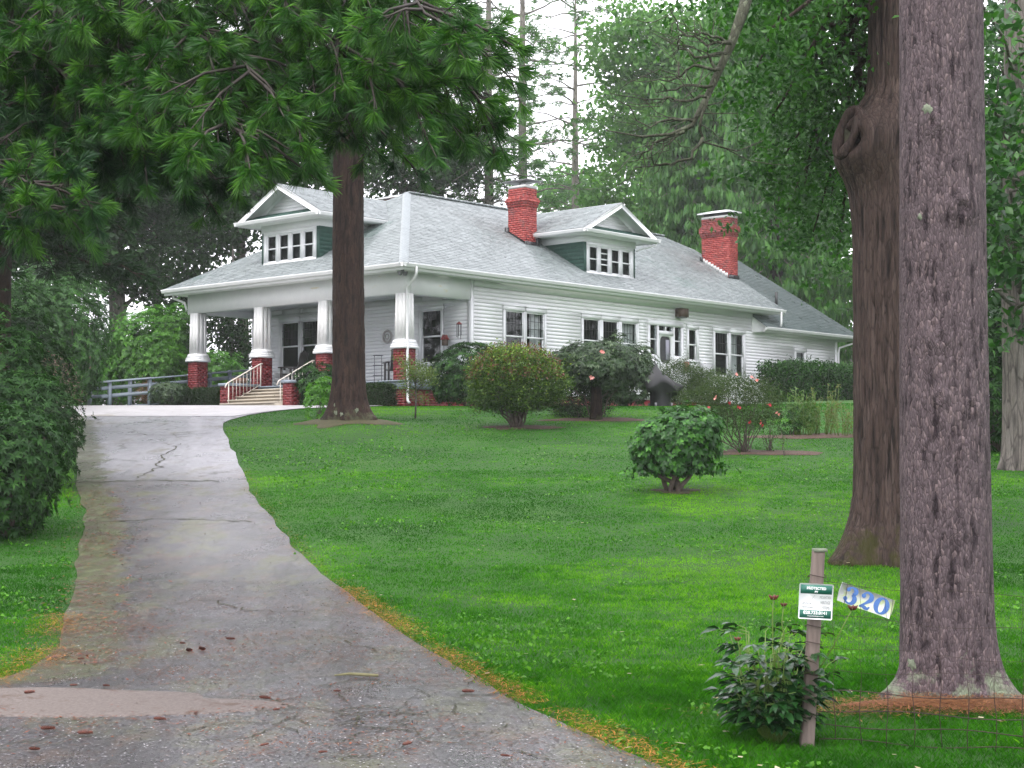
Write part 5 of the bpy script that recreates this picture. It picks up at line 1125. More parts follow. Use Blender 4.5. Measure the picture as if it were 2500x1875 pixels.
# near white pine on the left whose branches hang into the top of the picture
p = np.array([-6.3, 12.5, gz(-6.3, 12.5)]); wp_ = thing('white_pine', 'near white pine whose long needled boughs hang over the top left', 'tree', p)
ridged_trunk('trunk', bark_pine, wp_, .35, [(-.3, .4, 0, 0), (0, .38, 0, 0), (3, .34, 0, 0), (14, .16, 0, 0)], 60, .08, .014, [(R(0), .2, .3, .6), (R(200), .2, .3, .6)])
r2 = np.random.default_rng(5); tb_ = MB(); NG, NB = MB(), MB()
def bough(path, n_side, side_len, tufts, droop=.35, blue=.0, per=84, start=.15):
    P = np.array([at(*q) - p for q in path]); seg = np.linalg.norm(np.diff(P, axis=0), axis=1); cum = np.concatenate([[0], np.cumsum(seg)]) / seg.sum()
    f_ = np.linspace(0, 1, 14); Q = np.stack([np.interp(f_, cum, P[:, k]) for k in range(3)], -1); Q[1:-1] += r2.standard_normal((12, 3)) * .03
    root = np.array([[0, 0, max(2.2, min(9, Q[0][2] + .4))]]); Q2 = np.vstack([root, Q]); tb_.tube(Q2, np.linspace(.034, .006, len(Q2)), 6)
    C, D = [], []
    for k in range(n_side):
        f = start + (1 - start) * (k + r2.random()) / n_side; o = np.array([np.interp(f, f_, Q[:, j]) for j in range(3)]); dr = unit(Q[min(13, int(f*13)+1)] - Q[int(f*12.99)])
        sd = unit(np.cross(dr, [0, 0, 1])) * (1 if k % 2 else -1); L = side_len * r2.uniform(.4, 1.15) * (1.15 - .6*f)
        e = o + unit(sd * r2.uniform(.3, 1.) + dr * .7 + np.array([0, 0, r2.uniform(-droop*1.6, .15)])) * L; mid = (o+e)/2 + np.array([0, 0, .06*L]); tb_.tube([o, mid, e], [.011, .008, .004], 4)
        for q in range(tufts + 1):
            g = r2.uniform(.25, 1.0) if q else 1.0; c = o*(1-g) + e*g + np.array([0, 0, .05*L*(1 - abs(2*g - 1))]); ax = unit(e - o) + r2.standard_normal(3)*.55 + np.array([0, 0, -.28])
            te = c + unit(ax) * r2.uniform(.05, .2) * (1 if q else .2); tb_.tube([c, te], [.005, .003], 3, False); C.append(te); D.append(ax)
    C, D = np.array(C), np.array(D); k = r2.random(len(C)) < blue
    for (mb, s) in ((NB, k), (NG, ~k)):
        if s.any(): needle_sprays(mb, C[s], D[s], per, .108, .0018, r2, .62, .18, np.clip(r2.uniform(.25, .8, s.sum()), 0, 1))
bough([(-150,-200,11.5), (150,20,10.5), (330,150,9.8), (440,220,9.4), (520,285,9.1)], 44, 1.0, 7)
bough([(100,-260,11), (330,-20,10), (480,100,9.6), (550,170,9.4), (610,215,9.3)], 40, .95, 7)
bough([(200,-300,11), (520,-90,10), (690,40,9.6), (790,120,9.4), (880,190,9.3)], 44, .95, 7)
bough([(300,-350,11), (680,-160,10), (860,-40,9.4), (920,30,9.1), (1000,60,9)], 40, .9, 7)
bough([(500,-250,11), (800,-20,10), (910,90,9.8), (980,140,9.7), (1020,180,9.7)], 40, .8, 7, .5)
bough([(-250,-100,11.5), (0,70,10.6), (130,150,10.2), (260,210,9.9), (350,240,9.8)], 38, .95, 7, blue=.3)
bough([(-300,0,11.5), (-60,180,10.8), (60,230,10.4), (180,270,10), (310,310,9.7)], 36, .85, 7, .4, .8)
bough([(-300,150,11), (-80,330,10), (10,370,9.6), (80,390,9.4), (150,395,9.3)], 20, .6, 6, .4, .3)
bough([(-300,280,11), (-60,420,10), (20,445,9.6), (100,460,9.4), (175,455,9.3)], 18, .5, 6, .5, .3)
bough([(-200,-250,11.5), (60,-80,10.4), (240,20,10), (380,90,9.8), (450,160,9.7)], 40, .95, 7)
bough([(-300,-150,12), (-100,40,11), (20,100,10.6), (90,160,10.4), (160,200,10.3)], 34, .9, 7, .4, .5)
bough([(250,-250,12), (480,-40,11), (620,90,10.6), (720,170,10.5), (760,250,10.4)], 40, .9, 7, .5, .2)
bough([(300,-100,11.5), (420,120,11), (460,210,10.8), (500,270,10.7)], 30, .8, 7, .5, .4)
bough([(-200,-50,12.5), (60,140,12), (180,240,11.8), (300,300,11.6), (420,330,11.5)], 40, 1.0, 7, .5, .9)
bough([(300,-200,12.5), (600,20,12), (760,100,11.8), (870,150,11.6), (950,210,11.5)], 40, 1.0, 7, .5, .3)
tb_.obj('branches', twig_m, wp_, True, kind='stuff'); NG.obj('needles', needle, wp_, kind='stuff'); NB.obj('needles', needle_b, wp_, kind='stuff')

# forest behind
def decid(label, dx, Y, h, lobes, m, tr, n, lsz, bm=bark_lt, name='forest_tree', seed=0, per=14, spread=.6, limbs=12, up=.5, lean=0):
    """lobes: (display x, display y, half-width m, half-height m, weight)"""
    r = np.random.default_rng(seed + 100); q = onground(dx, Y); t = thing(name, label, 'tree', q, 0, 'trees of the wood behind the house')
    b = MB(); b.tube([(0, 0, -.3), (.1 + lean*.2, 0, h*.25), (-.1 + lean*.5, .1, h*.5), (lean*.8, 0, h*.75), (lean, 0, h)], [tr*1.15, tr, tr*.85, tr*.55, tr*.15], 10)
    c = MB(); tot = sum(l[4] for l in lobes); Ps = []
    for (lx, ly, rx, rz_, wt) in lobes:
        o = at(lx, ly, Y) - q; P, D = ell_points(int(1.9 * n * wt / tot), o, (rx, rx*.8, rz_), .25, r); Ps.append(P)
        for k in range(max(2, int(limbs * wt / tot))):
            e = P[r.integers(len(P))]; z0 = min(max(h*.2, e[2] - abs(e[0])*.5 - .5), h*.9); pts = bend((0, 0, z0), e, 6, -.2, .05, r); b.tube(pts, np.linspace(tr*.32, .02, 6), 5)
    P = np.vstack(Ps); kk = fbm(P*.55 + seed*7, 2) > .42; P = P[kk]
    leaf_cluster(c, P, per, spread, lsz, .6, .55, up, .2, r, .2); b.obj('trunk', bm, t, True); c.obj('crown', m, t); return t
decid('broad dark tree with thick grey trunk left of the house', 247, 70, 16, [(220,430,4,2.6,3), (330,380,3.5,2.5,2), (140,470,3.5,2.6,2), (200,560,3.2,1.6,1.4), (300,480,2.6,1.6,1.2), (290,590,2.6,1.2,1), (120,350,4,3,2)], dec_l, .36, 620, .3, seed=1)
decid('slim pale trunked tree beside the left corner of the roof', 333, 76, 18, [(380,360,3.6,2.6,2), (420,450,3.2,1.8,1.5), (350,570,2.6,1.6,1.2), (390,640,1.6,1.6,.8), (300,330,3,2.5,1.2)], dec_l, .22, 430, .3, seed=2)
decid('dark tree filling the gap behind the porch dormer', 520, 82, 19, [(560,380,4,2.2,2), (480,430,3.6,2.2,2), (630,330,4,2.2,2), (450,520,2.6,1.2,.7), (680,380,3,2,1)], dec_l, .28, 620, .32, seed=3)
decid('dark tree at the far left above the tall rhododendron', 70, 60, 15, [(60,480,3.2,2.6,2), (30,380,3.5,3,2), (130,540,2.6,1.6,1)], dec_l, .3, 420, .28, seed=4)
decid('pale crooked trunked tree right of the pine trunk', 848, 86, 20, [(900,350,3.4,1.8,1.6), (950,390,2.8,1.2,1), (830,330,2.8,1.8,1), (990,330,2.2,1.2,.6)], dec_l, .24, 330, .32, bark_far, seed=5, lean=.8)
decid('small tree seen through the open end of the porch', 500, 72, 7.5, [(510,760,1.0,1.3,1), (485,700,1.3,.8,.8), (520,820,.8,.8,.5)], dec_l, .12, 130, .2, seed=6, spread=.3)
decid('large misty green tree above the side dormer', 1400, 98, 24, [(1410,110,4.2,3.6,3), (1400,260,4.2,4,3), (1410,380,4.4,3,2), (1500,200,5,4,2.2), (1330,460,2.2,1.6,.8), (1580,120,4,4,1.6)], dec_m, .4, 1350, .36, seed=7)
decid('pale misty tree between the chimney and side dormer far away', 1225, 165, 24, [(1235,415,3,2.6,1), (1200,425,2.6,1.6,.7), (1262,420,2.6,2.2,.7)], dec_m, .4, 170, .5, seed=8, spread=.9)
decid('mid green tree beyond the wing roof', 1790, 84, 12, [(1780,600,2.8,2.0,2), (1740,560,2.2,1.8,1.2), (1810,680,2,1.6,1)], dec_m, .2, 420, .26, seed=9)
decid('dark tree behind the right trunks', 2020, 70, 16, [(1980,420,4,4,2), (2080,300,4,4,2), (2150,500,3,3,1.5), (2180,150,3,4,1.5)], dec_l, .3, 560, .3, seed=10)
decid('bushy green tree low behind the second chimney', 1660, 92, 13, [(1640,520,4,2.5,2), (1560,480,3,2.5,1.5), (1480,430,3,2,1), (1720,620,3,2,1.5)], dec_m, .2, 700, .32, seed=13)
def far_pine(label, dx, Y, h, tr, z0, L0, L1, m, seed, gap=.2, bm=bark_far, tufts=8, per=9, droop=.1, elev=.12, step=.85, ln=.42, wid=.045, nb=(4, 6), sub=7, name='forest_pine'):
    r = np.random.default_rng(seed); q = onground(dx, Y); t = thing(name, label, 'tree', q, 0, 'pines of the wood behind the house')
    MB().tube([(0, 0, -.5), (.05, 0, h*.3), (-.05, 0, h*.6), (0, 0, h)], [tr*1.15, tr, tr*.75, tr*.15], 10).obj('trunk', bm, t, True)
    pine_crown(t, z0, h - .5, step, L0, L1, m, ln, wid, per, tufts, bm, r, droop, .3, elev, gap, nb, sub=sub, inner=.4); return t
far_pine('tall misty pine right of the first chimney, straight pale trunk', 1130, 95, 33, .32, 9, 5.2, 4.0, needle_h, 21, .35, step=1.25, tufts=6, sub=5)
far_pine('misty pine with pale lower trunk left of the first chimney', 1056, 88, 30, .3, 8.5, 3.6, 3.4, needle_h, 22, .25, step=1.0, tufts=7)
far_pine('dark pine behind the roof ridge left of the chimney', 945, 92, 29, .3, 7.5, 4.2, 3.2, needle_d, 23, .2, step=1.0, tufts=7)
far_pine('hazy pine to the right of the tall misty pine', 1245, 108, 33, .32, 12, 5.2, 4.4, needle_h, 24, .35, step=1.2, tufts=7)
far_pine('dark pine leaning over the far left trees', -16, 34, 17, .29, 4.6, 3.4, 2.6, needle_d, 25, .05, bark_pine, 12, 24, .4, .08, .42, .3, .026, (5, 8))
far_pine('dark pine behind the left boughs', 130, 64, 22, .34, 8.0, 4.6, 3.2, needle_d, 26, .05, bark_pine, 12, 22, .35, .08, .45, .34, .034, (5, 8))
far_pine('dark pine above the porch dormer behind the boughs', 742, 66, 24, .34, 12, 4.4, 3.4, needle_d, 27, .15, bark_pine, 8, 12, .25, .08, .7, .34, .032, (4, 7))
def spruce(label, dx, Y, h, tr, z0, L0, m, seed, top=.3, step=.7):
    r = np.random.default_rng(seed); q = onground(dx, Y); t = thing('weeping_spruce', label, 'tree', q, 0, 'drooping spruces of the wood behind the house')
    MB().tube([(0, 0, -.5), (0, 0, h*.5), (0, 0, h)], [tr*1.15, tr*.7, .03], 10).obj('trunk', bark_pine, t, True)
    b = MB(); c = MB(); z = z0
    while z < h - .3:
        f = (z - z0) / (h - z0); a0 = r.uniform(0, 6.28)
        for k in range(6):
            a = a0 + k*1.047 + r.uniform(-.3, .3); L = L0 * (1 - f*(1 - top)) * r.uniform(.6, 1.15)
            tt_ = np.linspace(0, 1, 8); pts = np.stack([math.cos(a)*L*tt_, math.sin(a)*L*tt_, z - L*.45*np.sin(tt_*2.0) + L*.2*tt_**3], -1); b.tube(pts, np.linspace(.02 + .008*L, .006, 8), 5, t=.8)
            m_ = int(85 * L); fs = r.uniform(.12, 1, m_); C = np.stack([np.interp(fs, tt_, pts[:, j]) for j in range(3)], -1) + r.standard_normal((m_, 3))*np.array([.22, .22, .05])
            Lh = r.uniform(.2, .6, m_)
            w = np.stack([np.cos(r.uniform(0, 6.28, m_)), np.sin(r.uniform(0, 6.28, m_)), np.zeros(m_)], -1) * r.uniform(.05, .1, (m_, 1)); dn = np.stack([r.normal(0, .08, m_), r.normal(0, .08, m_), -Lh], -1)
            V = np.stack([C - w*.3, C + dn*.5 - w, C + dn, C + dn*.55 + w], 1).reshape(-1, 3); i = np.arange(m_)*4; c.add(V, np.stack([i, i+1, i+2, i+3], -1), np.repeat(np.clip(r.uniform(.1, .9, m_), 0, 1), 4))
        z += step * r.uniform(.7, 1.3)
    b.obj('branches', bark_far, t, True, kind='stuff'); c.obj('crown', m, t)
spruce('weeping spruce with dark trunk above the second chimney', 1622, 84, 27, .42, 5, 5.2, needle_h, 31)
spruce('weeping spruce behind the side dormer', 1545, 92, 24, .36, 5, 5.0, needle_h, 32)
spruce('weeping spruce at the right of the wing roof', 1725, 90, 24, .36, 4, 4.6, needle_h, 33)

# the dark wood on both flanks, outside the frame, that the windows mirror
b = MB(); r6 = np.random.default_rng(66)
for (x0, x1, y0, y1, k) in ((34, 52, 28, 84, 16), (-52, -36, 24, 74, 14), (21, 36, 56, 86, 12)):
    for i in range(k):
        x, y = r6.uniform(x0, x1), r6.uniform(y0, y1); g = gz(x, y); hh = r6.uniform(13, 19); b.tube([(x, y, g - .3), (x, y, g + hh)], [.3, .06], 6, t=.1)
        P, D = ell_points(190, (x, y, g + hh*.55), (4.2, 4.2, hh*.45), .3, r6); leaf_cluster(b, P, 9, .8, .6, .6, .6, .5, .2, r6)
b.obj('far_woods', dec_l, None, kind='stuff')

spruce('weeping spruce between the dead limb and the oak leaves', 1680, 75, 21, .34, 3, 4.8, needle_h, 34)
spruce('weeping spruce low behind the side dormer ridge', 1470, 84, 19, .3, 3, 4.2, needle_h, 35)
# ------------------------------------------------------------------ post, signs, fence, peony
PX, PY = 1.78, 10.0; pz = gz(PX, PY)
t = thing('fence_post', 'weathered leaning wooden fence post behind the security sign', 'post', (PX, PY, pz))
b = MB(); w = .042; n = 14; V = []
for k in range(n):
    f = k / (n-1); z = -.2 + f * 1.37; x = .095 * f - .012; s = w * (1 - .08*f)
    for j in range(12):
        a = 2*math.pi*j/12; c_, s_ = math.cos(a), math.sin(a); e = .35; V.append((x + s*math.copysign(abs(c_)**e, c_) + random.uniform(-.002, .002), s*math.copysign(abs(s_)**e, s_) + random.uniform(-.002, .002), z))
b.add(V, [(i*12 + j, i*12 + (j+1) % 12, (i+1)*12 + (j+1) % 12, (i+1)*12 + j) for i in range(n-1) for j in range(12)]); b.add(V[-12:], [list(range(12))]); b.obj('shaft', postw, t)
MB().box(.05, .132, -.042, .04, 1.165, 1.185).obj('lichen_top', lichen, t)
for z in (.2, .43, .62, .72, 1.02):
    x = .095*(z + .2)/1.37 - .012; aa = np.linspace(0, 2*np.pi, 17); MB().tube(np.stack([x + .052*np.sign(np.cos(aa))*np.abs(np.cos(aa))**.4, .052*np.sign(np.sin(aa))*np.abs(np.sin(aa))**.4, z + .01*np.sin(aa*2)], -1), .0025, 5, False).obj('wire_loop', rust, t)
def text(body, size, parent, m, x, y, off, name='lettering', sx=1, bold=0, shear=0, align='CENTER'):
    cu = bpy.data.curves.new(name, 'FONT'); cu.body = body; cu.size = size; cu.align_x = align; cu.align_y = 'CENTER'; cu.extrude = .0006; cu.offset = bold; cu.shear = shear
    o = bpy.data.objects.new(name, cu); COL.objects.link(o); dg = bpy.context.evaluated_depsgraph_get(); dg.update()
    me = bpy.data.meshes.new_from_object(o.evaluated_get(dg)); bpy.data.objects.remove(o); me.materials.clear(); me.materials.append(m)
    q = bpy.data.objects.new(name, me); link(q, parent); q.location = (x, -off, y); q.rotation_euler = (R(90), 0, 0); q.scale = (sx, 1, 1); return q
def rrect(b, w, h, r, y0, y1):
    P = []
    for (cx, cz, a0) in ((w-r, h-r, 0), (-w+r, h-r, 90), (-w+r, -h+r, 180), (w-r, -h+r, 270)):
        for k in range(5): a = R(a0 + k*22.5); P.append((cx + r*math.cos(a), y0, cz + r*math.sin(a)))
    b.prism(P, (0, y1 - y0, 0)); return b
c = at(1759, 1297.5, 9.92)
sg = thing('security_sign', 'white and green security sign nailed to the leaning fence post', 'sign', c); sg.rotation_euler = (0, R(3.2), R(2))
rrect(MB(), .103, .107, .01, 0, .003).obj('plate', signw, sg)
MB().box(-.095, .095, -.0012, .0, .046, .099).obj('green_band', signg, sg); MB().box(-.095, .095, -.0012, .0, -.099, -.052).obj('green_band', signg, sg)
text('PROTECTED', .021, sg, signw, 0, .0785, .0022, bold=.0006); text('BY', .017, sg, signw, 0, .0575, .0022, bold=.0006)
text('MOUNTAIN', .026, sg, inkg, .057, .026, .0015, sx=.5); text('HERITAGE', .026, sg, inkg, .057, -.005, .0015, sx=.5); text('SYSTEMS', .026, sg, inkg, .057, -.036, .0015, sx=.55)
text('828.733.0141', .027, sg, signw, 0, -.068, .0022, bold=.0007); text('mhstechnologies.com', .0115, sg, signw, 0, -.087, .0022)
text('technologies', .014, sg, inkg, -.045, -.033, .0015, sx=1.0)
b = MB(); pts = [(-.08, -.018), (-.068, -.005), (-.066, -.017), (-.055, -.004), (-.053, -.017), (-.042, -.009), (-.035, -.016), (-.022, .018), (-.008, .038)]
b.tube([(x, -.0012, z) for x, z in pts], .0011, 4); b.tube([(-.035, -.0012, -.016), (-.02, -.0012, -.007), (-.015, -.0012, -.016), (-.002, -.0012, -.008), (.006, -.0012, -.016), (.012, -.0012, -.012)], .0011, 4); b.obj('logo_script', inkg, sg)
c = at(1867, 1295.5, 10.08)
nb_ = thing('house_number_board', 'tilted lichened board with blue numerals 320 hung on the wire fence', 'sign', c); nb_.rotation_euler = (0, R(19), R(-3))
b = MB(); P = [(-.168, 0, -.056), (-.06, 0, -.06), (.06, 0, -.057), (.168, 0, -.06), (.171, 0, 0), (.166, 0, .058), (.05, 0, .061), (-.07, 0, .057), (-.17, 0, .06), (-.172, 0, .0)]; b.prism(P, (0, .016, 0)); b.obj('board', slab, nb_)
def stroke(pts, ws, cx):
    n = len(pts); P = np.array(pts, float) * 1.22; ws = np.array(ws) * 1.35; tg = unit(np.gradient(P, axis=0)); nr = np.stack([-tg[:, 1], tg[:, 0]], -1); w = np.array(ws)[:, None] / 2
    A, B = P + nr*w, P - nr*w; b = MB(); b.add([(cx + x, -.0018, z) for x, z in A] + [(cx + x, -.0018, z) for x, z in B] + [(cx + x, .0005, z) for x, z in A] + [(cx + x, .0005, z) for x, z in B], [(i, i+1, n+i+1, n+i) for i in range(n-1)]); return b
def ball(b, cx, x, z, r):
    n = 16; x, z, r = x*1.22, z*1.22, r*1.3; b.add([(cx + x + r*math.cos(6.283*k/n), -.0021, z + r*math.sin(6.283*k/n)) for k in range(n)], [list(range(n))])
a = np.linspace(0, 2*np.pi, 41); b = stroke([(.027*math.cos(x), .038*math.sin(x)) for x in a], [.0075 + .0155*abs(math.cos(x))**1.4 for x in a], .098); b.obj('numeral', blue, nb_)
a = np.linspace(R(160), R(-70), 22); pts = [(.002 + .021*math.cos(x), .022 + .017*math.sin(x)) for x in a]; ws = [.008 + .012*max(0, math.cos(x))**1.2 for x in a]
a2 = np.linspace(R(75), R(-155), 22); pts2 = [(.002 + .024*math.cos(x), -.018 + .023*math.sin(x)) for x in a2]; ws2 = [.008 + .014*max(0, math.cos(x))**1.2 for x in a2]
b = stroke(pts, ws, -.1); b2 = stroke(pts2, ws2, -.1); b.V += b2.V; b.F += [f + b.n for f in b2.F]; b.T += b2.T; b.n += b2.n; ball(b, -.1, -.017, .025, .0095); ball(b, -.1, -.02, -.022, .01); b.obj('numeral', blue, nb_)
a = np.linspace(R(165), R(-50), 22); pts = [(.0 + .022*math.cos(x), .018 + .022*math.sin(x)) for x in a] + [(.002, -.012), (-.014, -.028), (-.024, -.036)]; ws = [.008 + .014*max(0, math.cos(x))**1.2 for x in a] + [.011, .009, .008]
b = stroke(pts, ws, 0); b2 = stroke([(-.026, -.036), (-.012, -.03), (.004, -.036), (.018, -.038), (.026, -.026)], [.008, .013, .017, .013, .006], 0); b.V += b2.V; b.F += [f + b.n for f in b2.F]; b.T += b2.T; b.n += b2.n; ball(b, 0, -.018, .02, .0105); b.obj('numeral', blue, nb_)
for x in (-.14, .15): MB().tube([(x, -.004, .065), (x + .012, -.006, 0), (x + .02, -.004, -.065)], .0014, 4).obj('hanging_wire', rust, nb_)
# wire fence
t = thing('wire_fence', 'rusty woven wire fence running right from the leaning post', 'fence', (0, 0, 0))
fx = np.linspace(1.86, 4.4, 40); fy = np.interp(fx, [1.86, 4.4], [10.02, 9.3]); fg = ground(fx, fy)
for i, z in enumerate((.03, .12, .21, .32, .45, .6, .78, .98)):
    MB().tube(np.stack([fx, fy + .01*np.sin(fx*9 + i), fg + z + .012*np.sin(fx*7 + i*2) - .05*np.sin((fx - 1.86)/2.54*np.pi)*(z > .5)], -1), .003 if i < 4 else .0013, 4).obj('horizontal_wire', rust, t)
for k in range(17):
    x = 1.95 + k*.15; y = float(np.interp(x, fx, fy)); g = gz(x, y); zz = np.linspace(.0, .97, 10); MB().tube(np.stack([x + .008*np.sin(zz*14 + k*2), y + 0*zz, g + zz - .05*math.sin((x - 1.86)/2.54*math.pi)*(zz > .5)], -1), np.where(zz < .4, .0026, .001), 4).obj('vertical_wire', rust, t)
# peony
p = np.array([1.6, 10.12, gz(1.6, 10.12)]); t = thing('peony', 'glossy dark leaved peony with dried seed heads at the foot of the post', 'plant', p)
b = MB(); r3 = np.random.default_rng(9); LV = []; TT = []
def pleaf(o, d, L, w):
    d = unit(d); s = unit(np.cross(d, [0, 0, 1.]) + r3.standard_normal(3)*.25); up = np.cross(s, d); q = [o]
    for f, ww in ((.2, .55), (.5, 1.), (.8, .6)):
        m_ = o + d*L*f - np.array([0, 0, .35*L*f*f]); q += [m_ + s*w*ww*.5 + up*w*.12*ww, m_, m_ - s*w*ww*.5 + up*w*.12*ww]
    q.append(o + d*L - np.array([0, 0, .38*L])); return q
FF = [(0,1,2),(0,2,3),(1,4,5),(1,5,2),(2,5,6),(2,6,3),(4,7,8),(4,8,5),(5,8,9),(5,9,6),(7,10,8),(8,10,9)]
lb_ = MB()
for k in range(46):
    a = r3.uniform(0, 6.28); hh = r3.uniform(.25, .68); rad = r3.uniform(.05, .33); e = np.array([math.cos(a)*rad*1.05, math.sin(a)*rad*.8, hh]); pts = bend((math.cos(a)*.05, math.sin(a)*.05, 0), e, 5, 0, .05, r3); b.tube(pts, np.linspace(.006, .003, 5), 5)
    for q in range(5):
        g = .35 + .16*q; o = pts[0]*(1-g) + e*g if q < 4 else e; ca_ = a + r3.uniform(-1.2, 1.2); st = o + np.array([math.cos(ca_), math.sin(ca_), .25])*.07; b.tube([o, st], [.003, .002], 4, False)
        for w_ in (-.75, 0, .75):
            d = np.array([math.cos(ca_ + w_), math.sin(ca_ + w_), r3.uniform(-.1, .45)]); lb_.add(pleaf(st, d, r3.uniform(.09, .145), r3.uniform(.042, .062)), FF, float(np.clip(r3.normal(.45, .22), 0, 1)))
heads = [(1668,1290,10.05), (1590,1378,10.0), (1838,1312,10.0), (1690,1305,10.1)]
for i, (dx, dy, Y) in enumerate(heads):
    e = at(dx, dy, Y) - p; pts = bend((e[0]*.3, 0, .25), e, 6, 0, .03, r3); b.tube(pts, np.linspace(.005, .0035, 6), 5)
    hb = MB()
    for k in range(5):
        a = k*1.257; s = .021 if i in (0, 2) else .015; q = e + np.array([math.cos(a)*s*.5, math.sin(a)*s*.5, 0]); hb.tube([q - [0, 0, s*.4], q + np.array([math.cos(a)*s*.5, math.sin(a)*s*.5, s*.4]), q + np.array([math.cos(a)*s, math.sin(a)*s, s*.9])], [s*.3, s*.42, s*.1], 6)
    hb.obj('seed_head', podm, t, True)
    for g in (.5, .75):
        o = pts[int(g*5)]
        for w_ in (-1, 1): lb_.add(pleaf(o, np.array([w_*.9, r3.uniform(-.6, .3), .1]), .08, .025), FF, .5)
b.obj('stems', stemg, t, True); lb_.obj('leaves', peony_l, t)

# ------------------------------------------------------------------ litter
def slivers(name, pts, m, ln, wid, kind='stuff', off=.032, lift=.015):
    n = len(pts); a = rng.uniform(0, 6.28, n); L = ln*rng.uniform(.5, 1.4, n); z = ground(pts[:, 0], pts[:, 1]) + off + rng.random(n)*lift
    P = np.stack([pts[:, 0], pts[:, 1], z], -1); D = np.stack([np.cos(a)*L, np.sin(a)*L, rng.normal(0, .12, n)*L], -1)*.5; Wd = np.stack([-np.sin(a), np.cos(a), 0*a], -1)*wid*rng.uniform(.6, 1.4, (n, 1))
    i = np.arange(n)*4; b = MB(); b.add(np.stack([P - D, P + Wd, P + D, P - Wd], 1).reshape(-1, 3), np.stack([i, i+1, i+2, i+3], -1), np.repeat(rng.random(n), 4)); return b.obj(name, m, None, False, None, None, None, kind)
def edge_pts(E, y0, y1, n, sd, sh):
    y = rng.uniform(y0, y1, n); k = fbm(np.stack([y*1.2, y*0, y*0+2], -1), 2); y = y[rng.random(n) < k*1.6 - .1]; return np.stack([edge_x(E, y) + sh + sd*rng.standard_normal(len(y)), y], -1)
P = np.vstack([edge_pts(RE, 11.2, 18, 5200, .09, .06), edge_pts(RE, 6.5, 11, 3000, .1, .08), edge_pts(RE, 18, 30, 1500, .08, .05), edge_pts(LE, 11.4, 16, 3600, .14, -.04), np.stack([rng.uniform(-6.5, -3.6, 1500), 12.15 + .12*rng.standard_normal(1500)], -1)])
slivers('pine_needles', P, dead_m, .07, .0022, off=.03, lift=.03)
def drive_pts(n, y0, y1):
    y = rng.uniform(y0, y1, n); f = rng.random(n); xl_, xr_ = edge_x(LE, y), edge_x(RE, y); x = np.maximum(xl_, -y*.34) + f*(xr_ - np.maximum(xl_, -y*.34)); k = fbm(np.stack([x*1.3, y*1.3, x*0], -1), 3); s = rng.random(n) < np.clip((k - .38)*3, .03, 1); return np.stack([x, y], -1)[s]
dead_m2 = leaf('brown fallen needles', (.1,.035,.015), (.34,.15,.06), .8, 0, .2)
slivers('fallen_straw', np.stack([3.05 + rng.standard_normal(7000)*.6, 10.97 + .15*rng.standard_normal(7000)], -1), dead_m2, .07, .0024, off=.03, lift=.03)
slivers('fallen_needles', drive_pts(26000, 7.0, 18), dead_m2, .055, .0016, off=.024, lift=.004)
slivers('leaf_litter', np.vstack([drive_pts(5200, 7.0, 16), drive_pts(1600, 16, 42)]), litter_m, .035, .008, off=.026, lift=.006)
LM = edge_pts(LE, 13, 27, 2600, .3, .3); slivers('verge_litter', LM, litter_m, .05, .012, off=.03, lift=.02)
cy_ = rng.uniform(8, 38, 70000); cx_ = rng.uniform(-1, 1, 70000) * cy_ * .33; q = np.stack([cx_ * .6, cy_ * .6, cx_ * 0 + 31], -1)
kk = (fbm(q, 4) > .54) & (rng.random(70000) < .5) & (fbm(q * 5, 2) > .46) & ~blocked(cx_, cy_); cx_, cy_ = cx_[kk], cy_[kk]
b = MB(); P = np.stack([cx_, cy_, ground(cx_, cy_) + .028 + .02 * rng.random(len(cx_))], -1); V, F = rhombs(P, .032 + .0006 * cy_, None, .75, rng, 1.3); b.add(V, F, np.repeat(np.clip(rng.normal(.5, .25, len(P)), 0, 1), 4))
b.obj('clover', leaf('wet clover leaves', (.022,.11,.005), (.12,.33,.02), .45, .3, .2), None, kind='stuff')
ly = rng.uniform(9, 40, 260); lx = rng.uniform(-1, 1, 260)*ly*.3; kk = ~blocked(lx, ly); slivers('fallen_leaves', np.stack([lx, ly], -1)[kk], leaf('pale fallen leaves', (.2,.16,.08), (.45,.4,.26), .6, .1), .06, .018, off=.035, lift=.02)
# cracks, the paving joint and loose grit on the drive
ck_ = MB(); r8 = np.random.default_rng(88)
def crack(pts, w, wob=.05):
    P = np.array(pts, float); P = np.vstack([P[:-1] + (P[1:] - P[:-1]) * f for f in np.linspace(0, .9, 10)]).reshape(10, -1, 2).transpose(1, 0, 2).reshape(-1, 2) if len(P) > 1 else P
    P = P + r8.normal(0, wob, P.shape) * np.array([1, 1]); n = len(P); tg = unit(np.gradient(P, axis=0)); nr = np.stack([-tg[:, 1], tg[:, 0]], -1); ww = w * r8.uniform(.25, 1., n)[:, None] / 2
    A, B = P + nr*ww, P - nr*ww; z = lambda q: ground(q[:, 0], q[:, 1]) + .026
    ck_.add(np.vstack([np.column_stack([A, z(A)]), np.column_stack([B, z(B)])]), [(i, i+1, n+i+1, n+i) for i in range(n-1)])
crack([(-7.6, 28.0), (-6.2, 28.4), (-4.9, 28.2)], .1, .06); crack([(-7.0, 34.6), (-6.9, 32.5), (-6.6, 30.2), (-6.5, 28.5)], .05, .06); crack([(-8.6, 36.5), (-7.6, 36.2), (-6.6, 36.8)], .05)
crack([(-6.0, 23.5), (-4.9, 23.9), (-3.6, 23.6)], .05); crack([(-3.2, 17.2), (-2.6, 16.4), (-1.9, 16.2)], .03); crack([(-1.6, 14.6), (-1.2, 13.8), (-.6, 13.6)], .025)
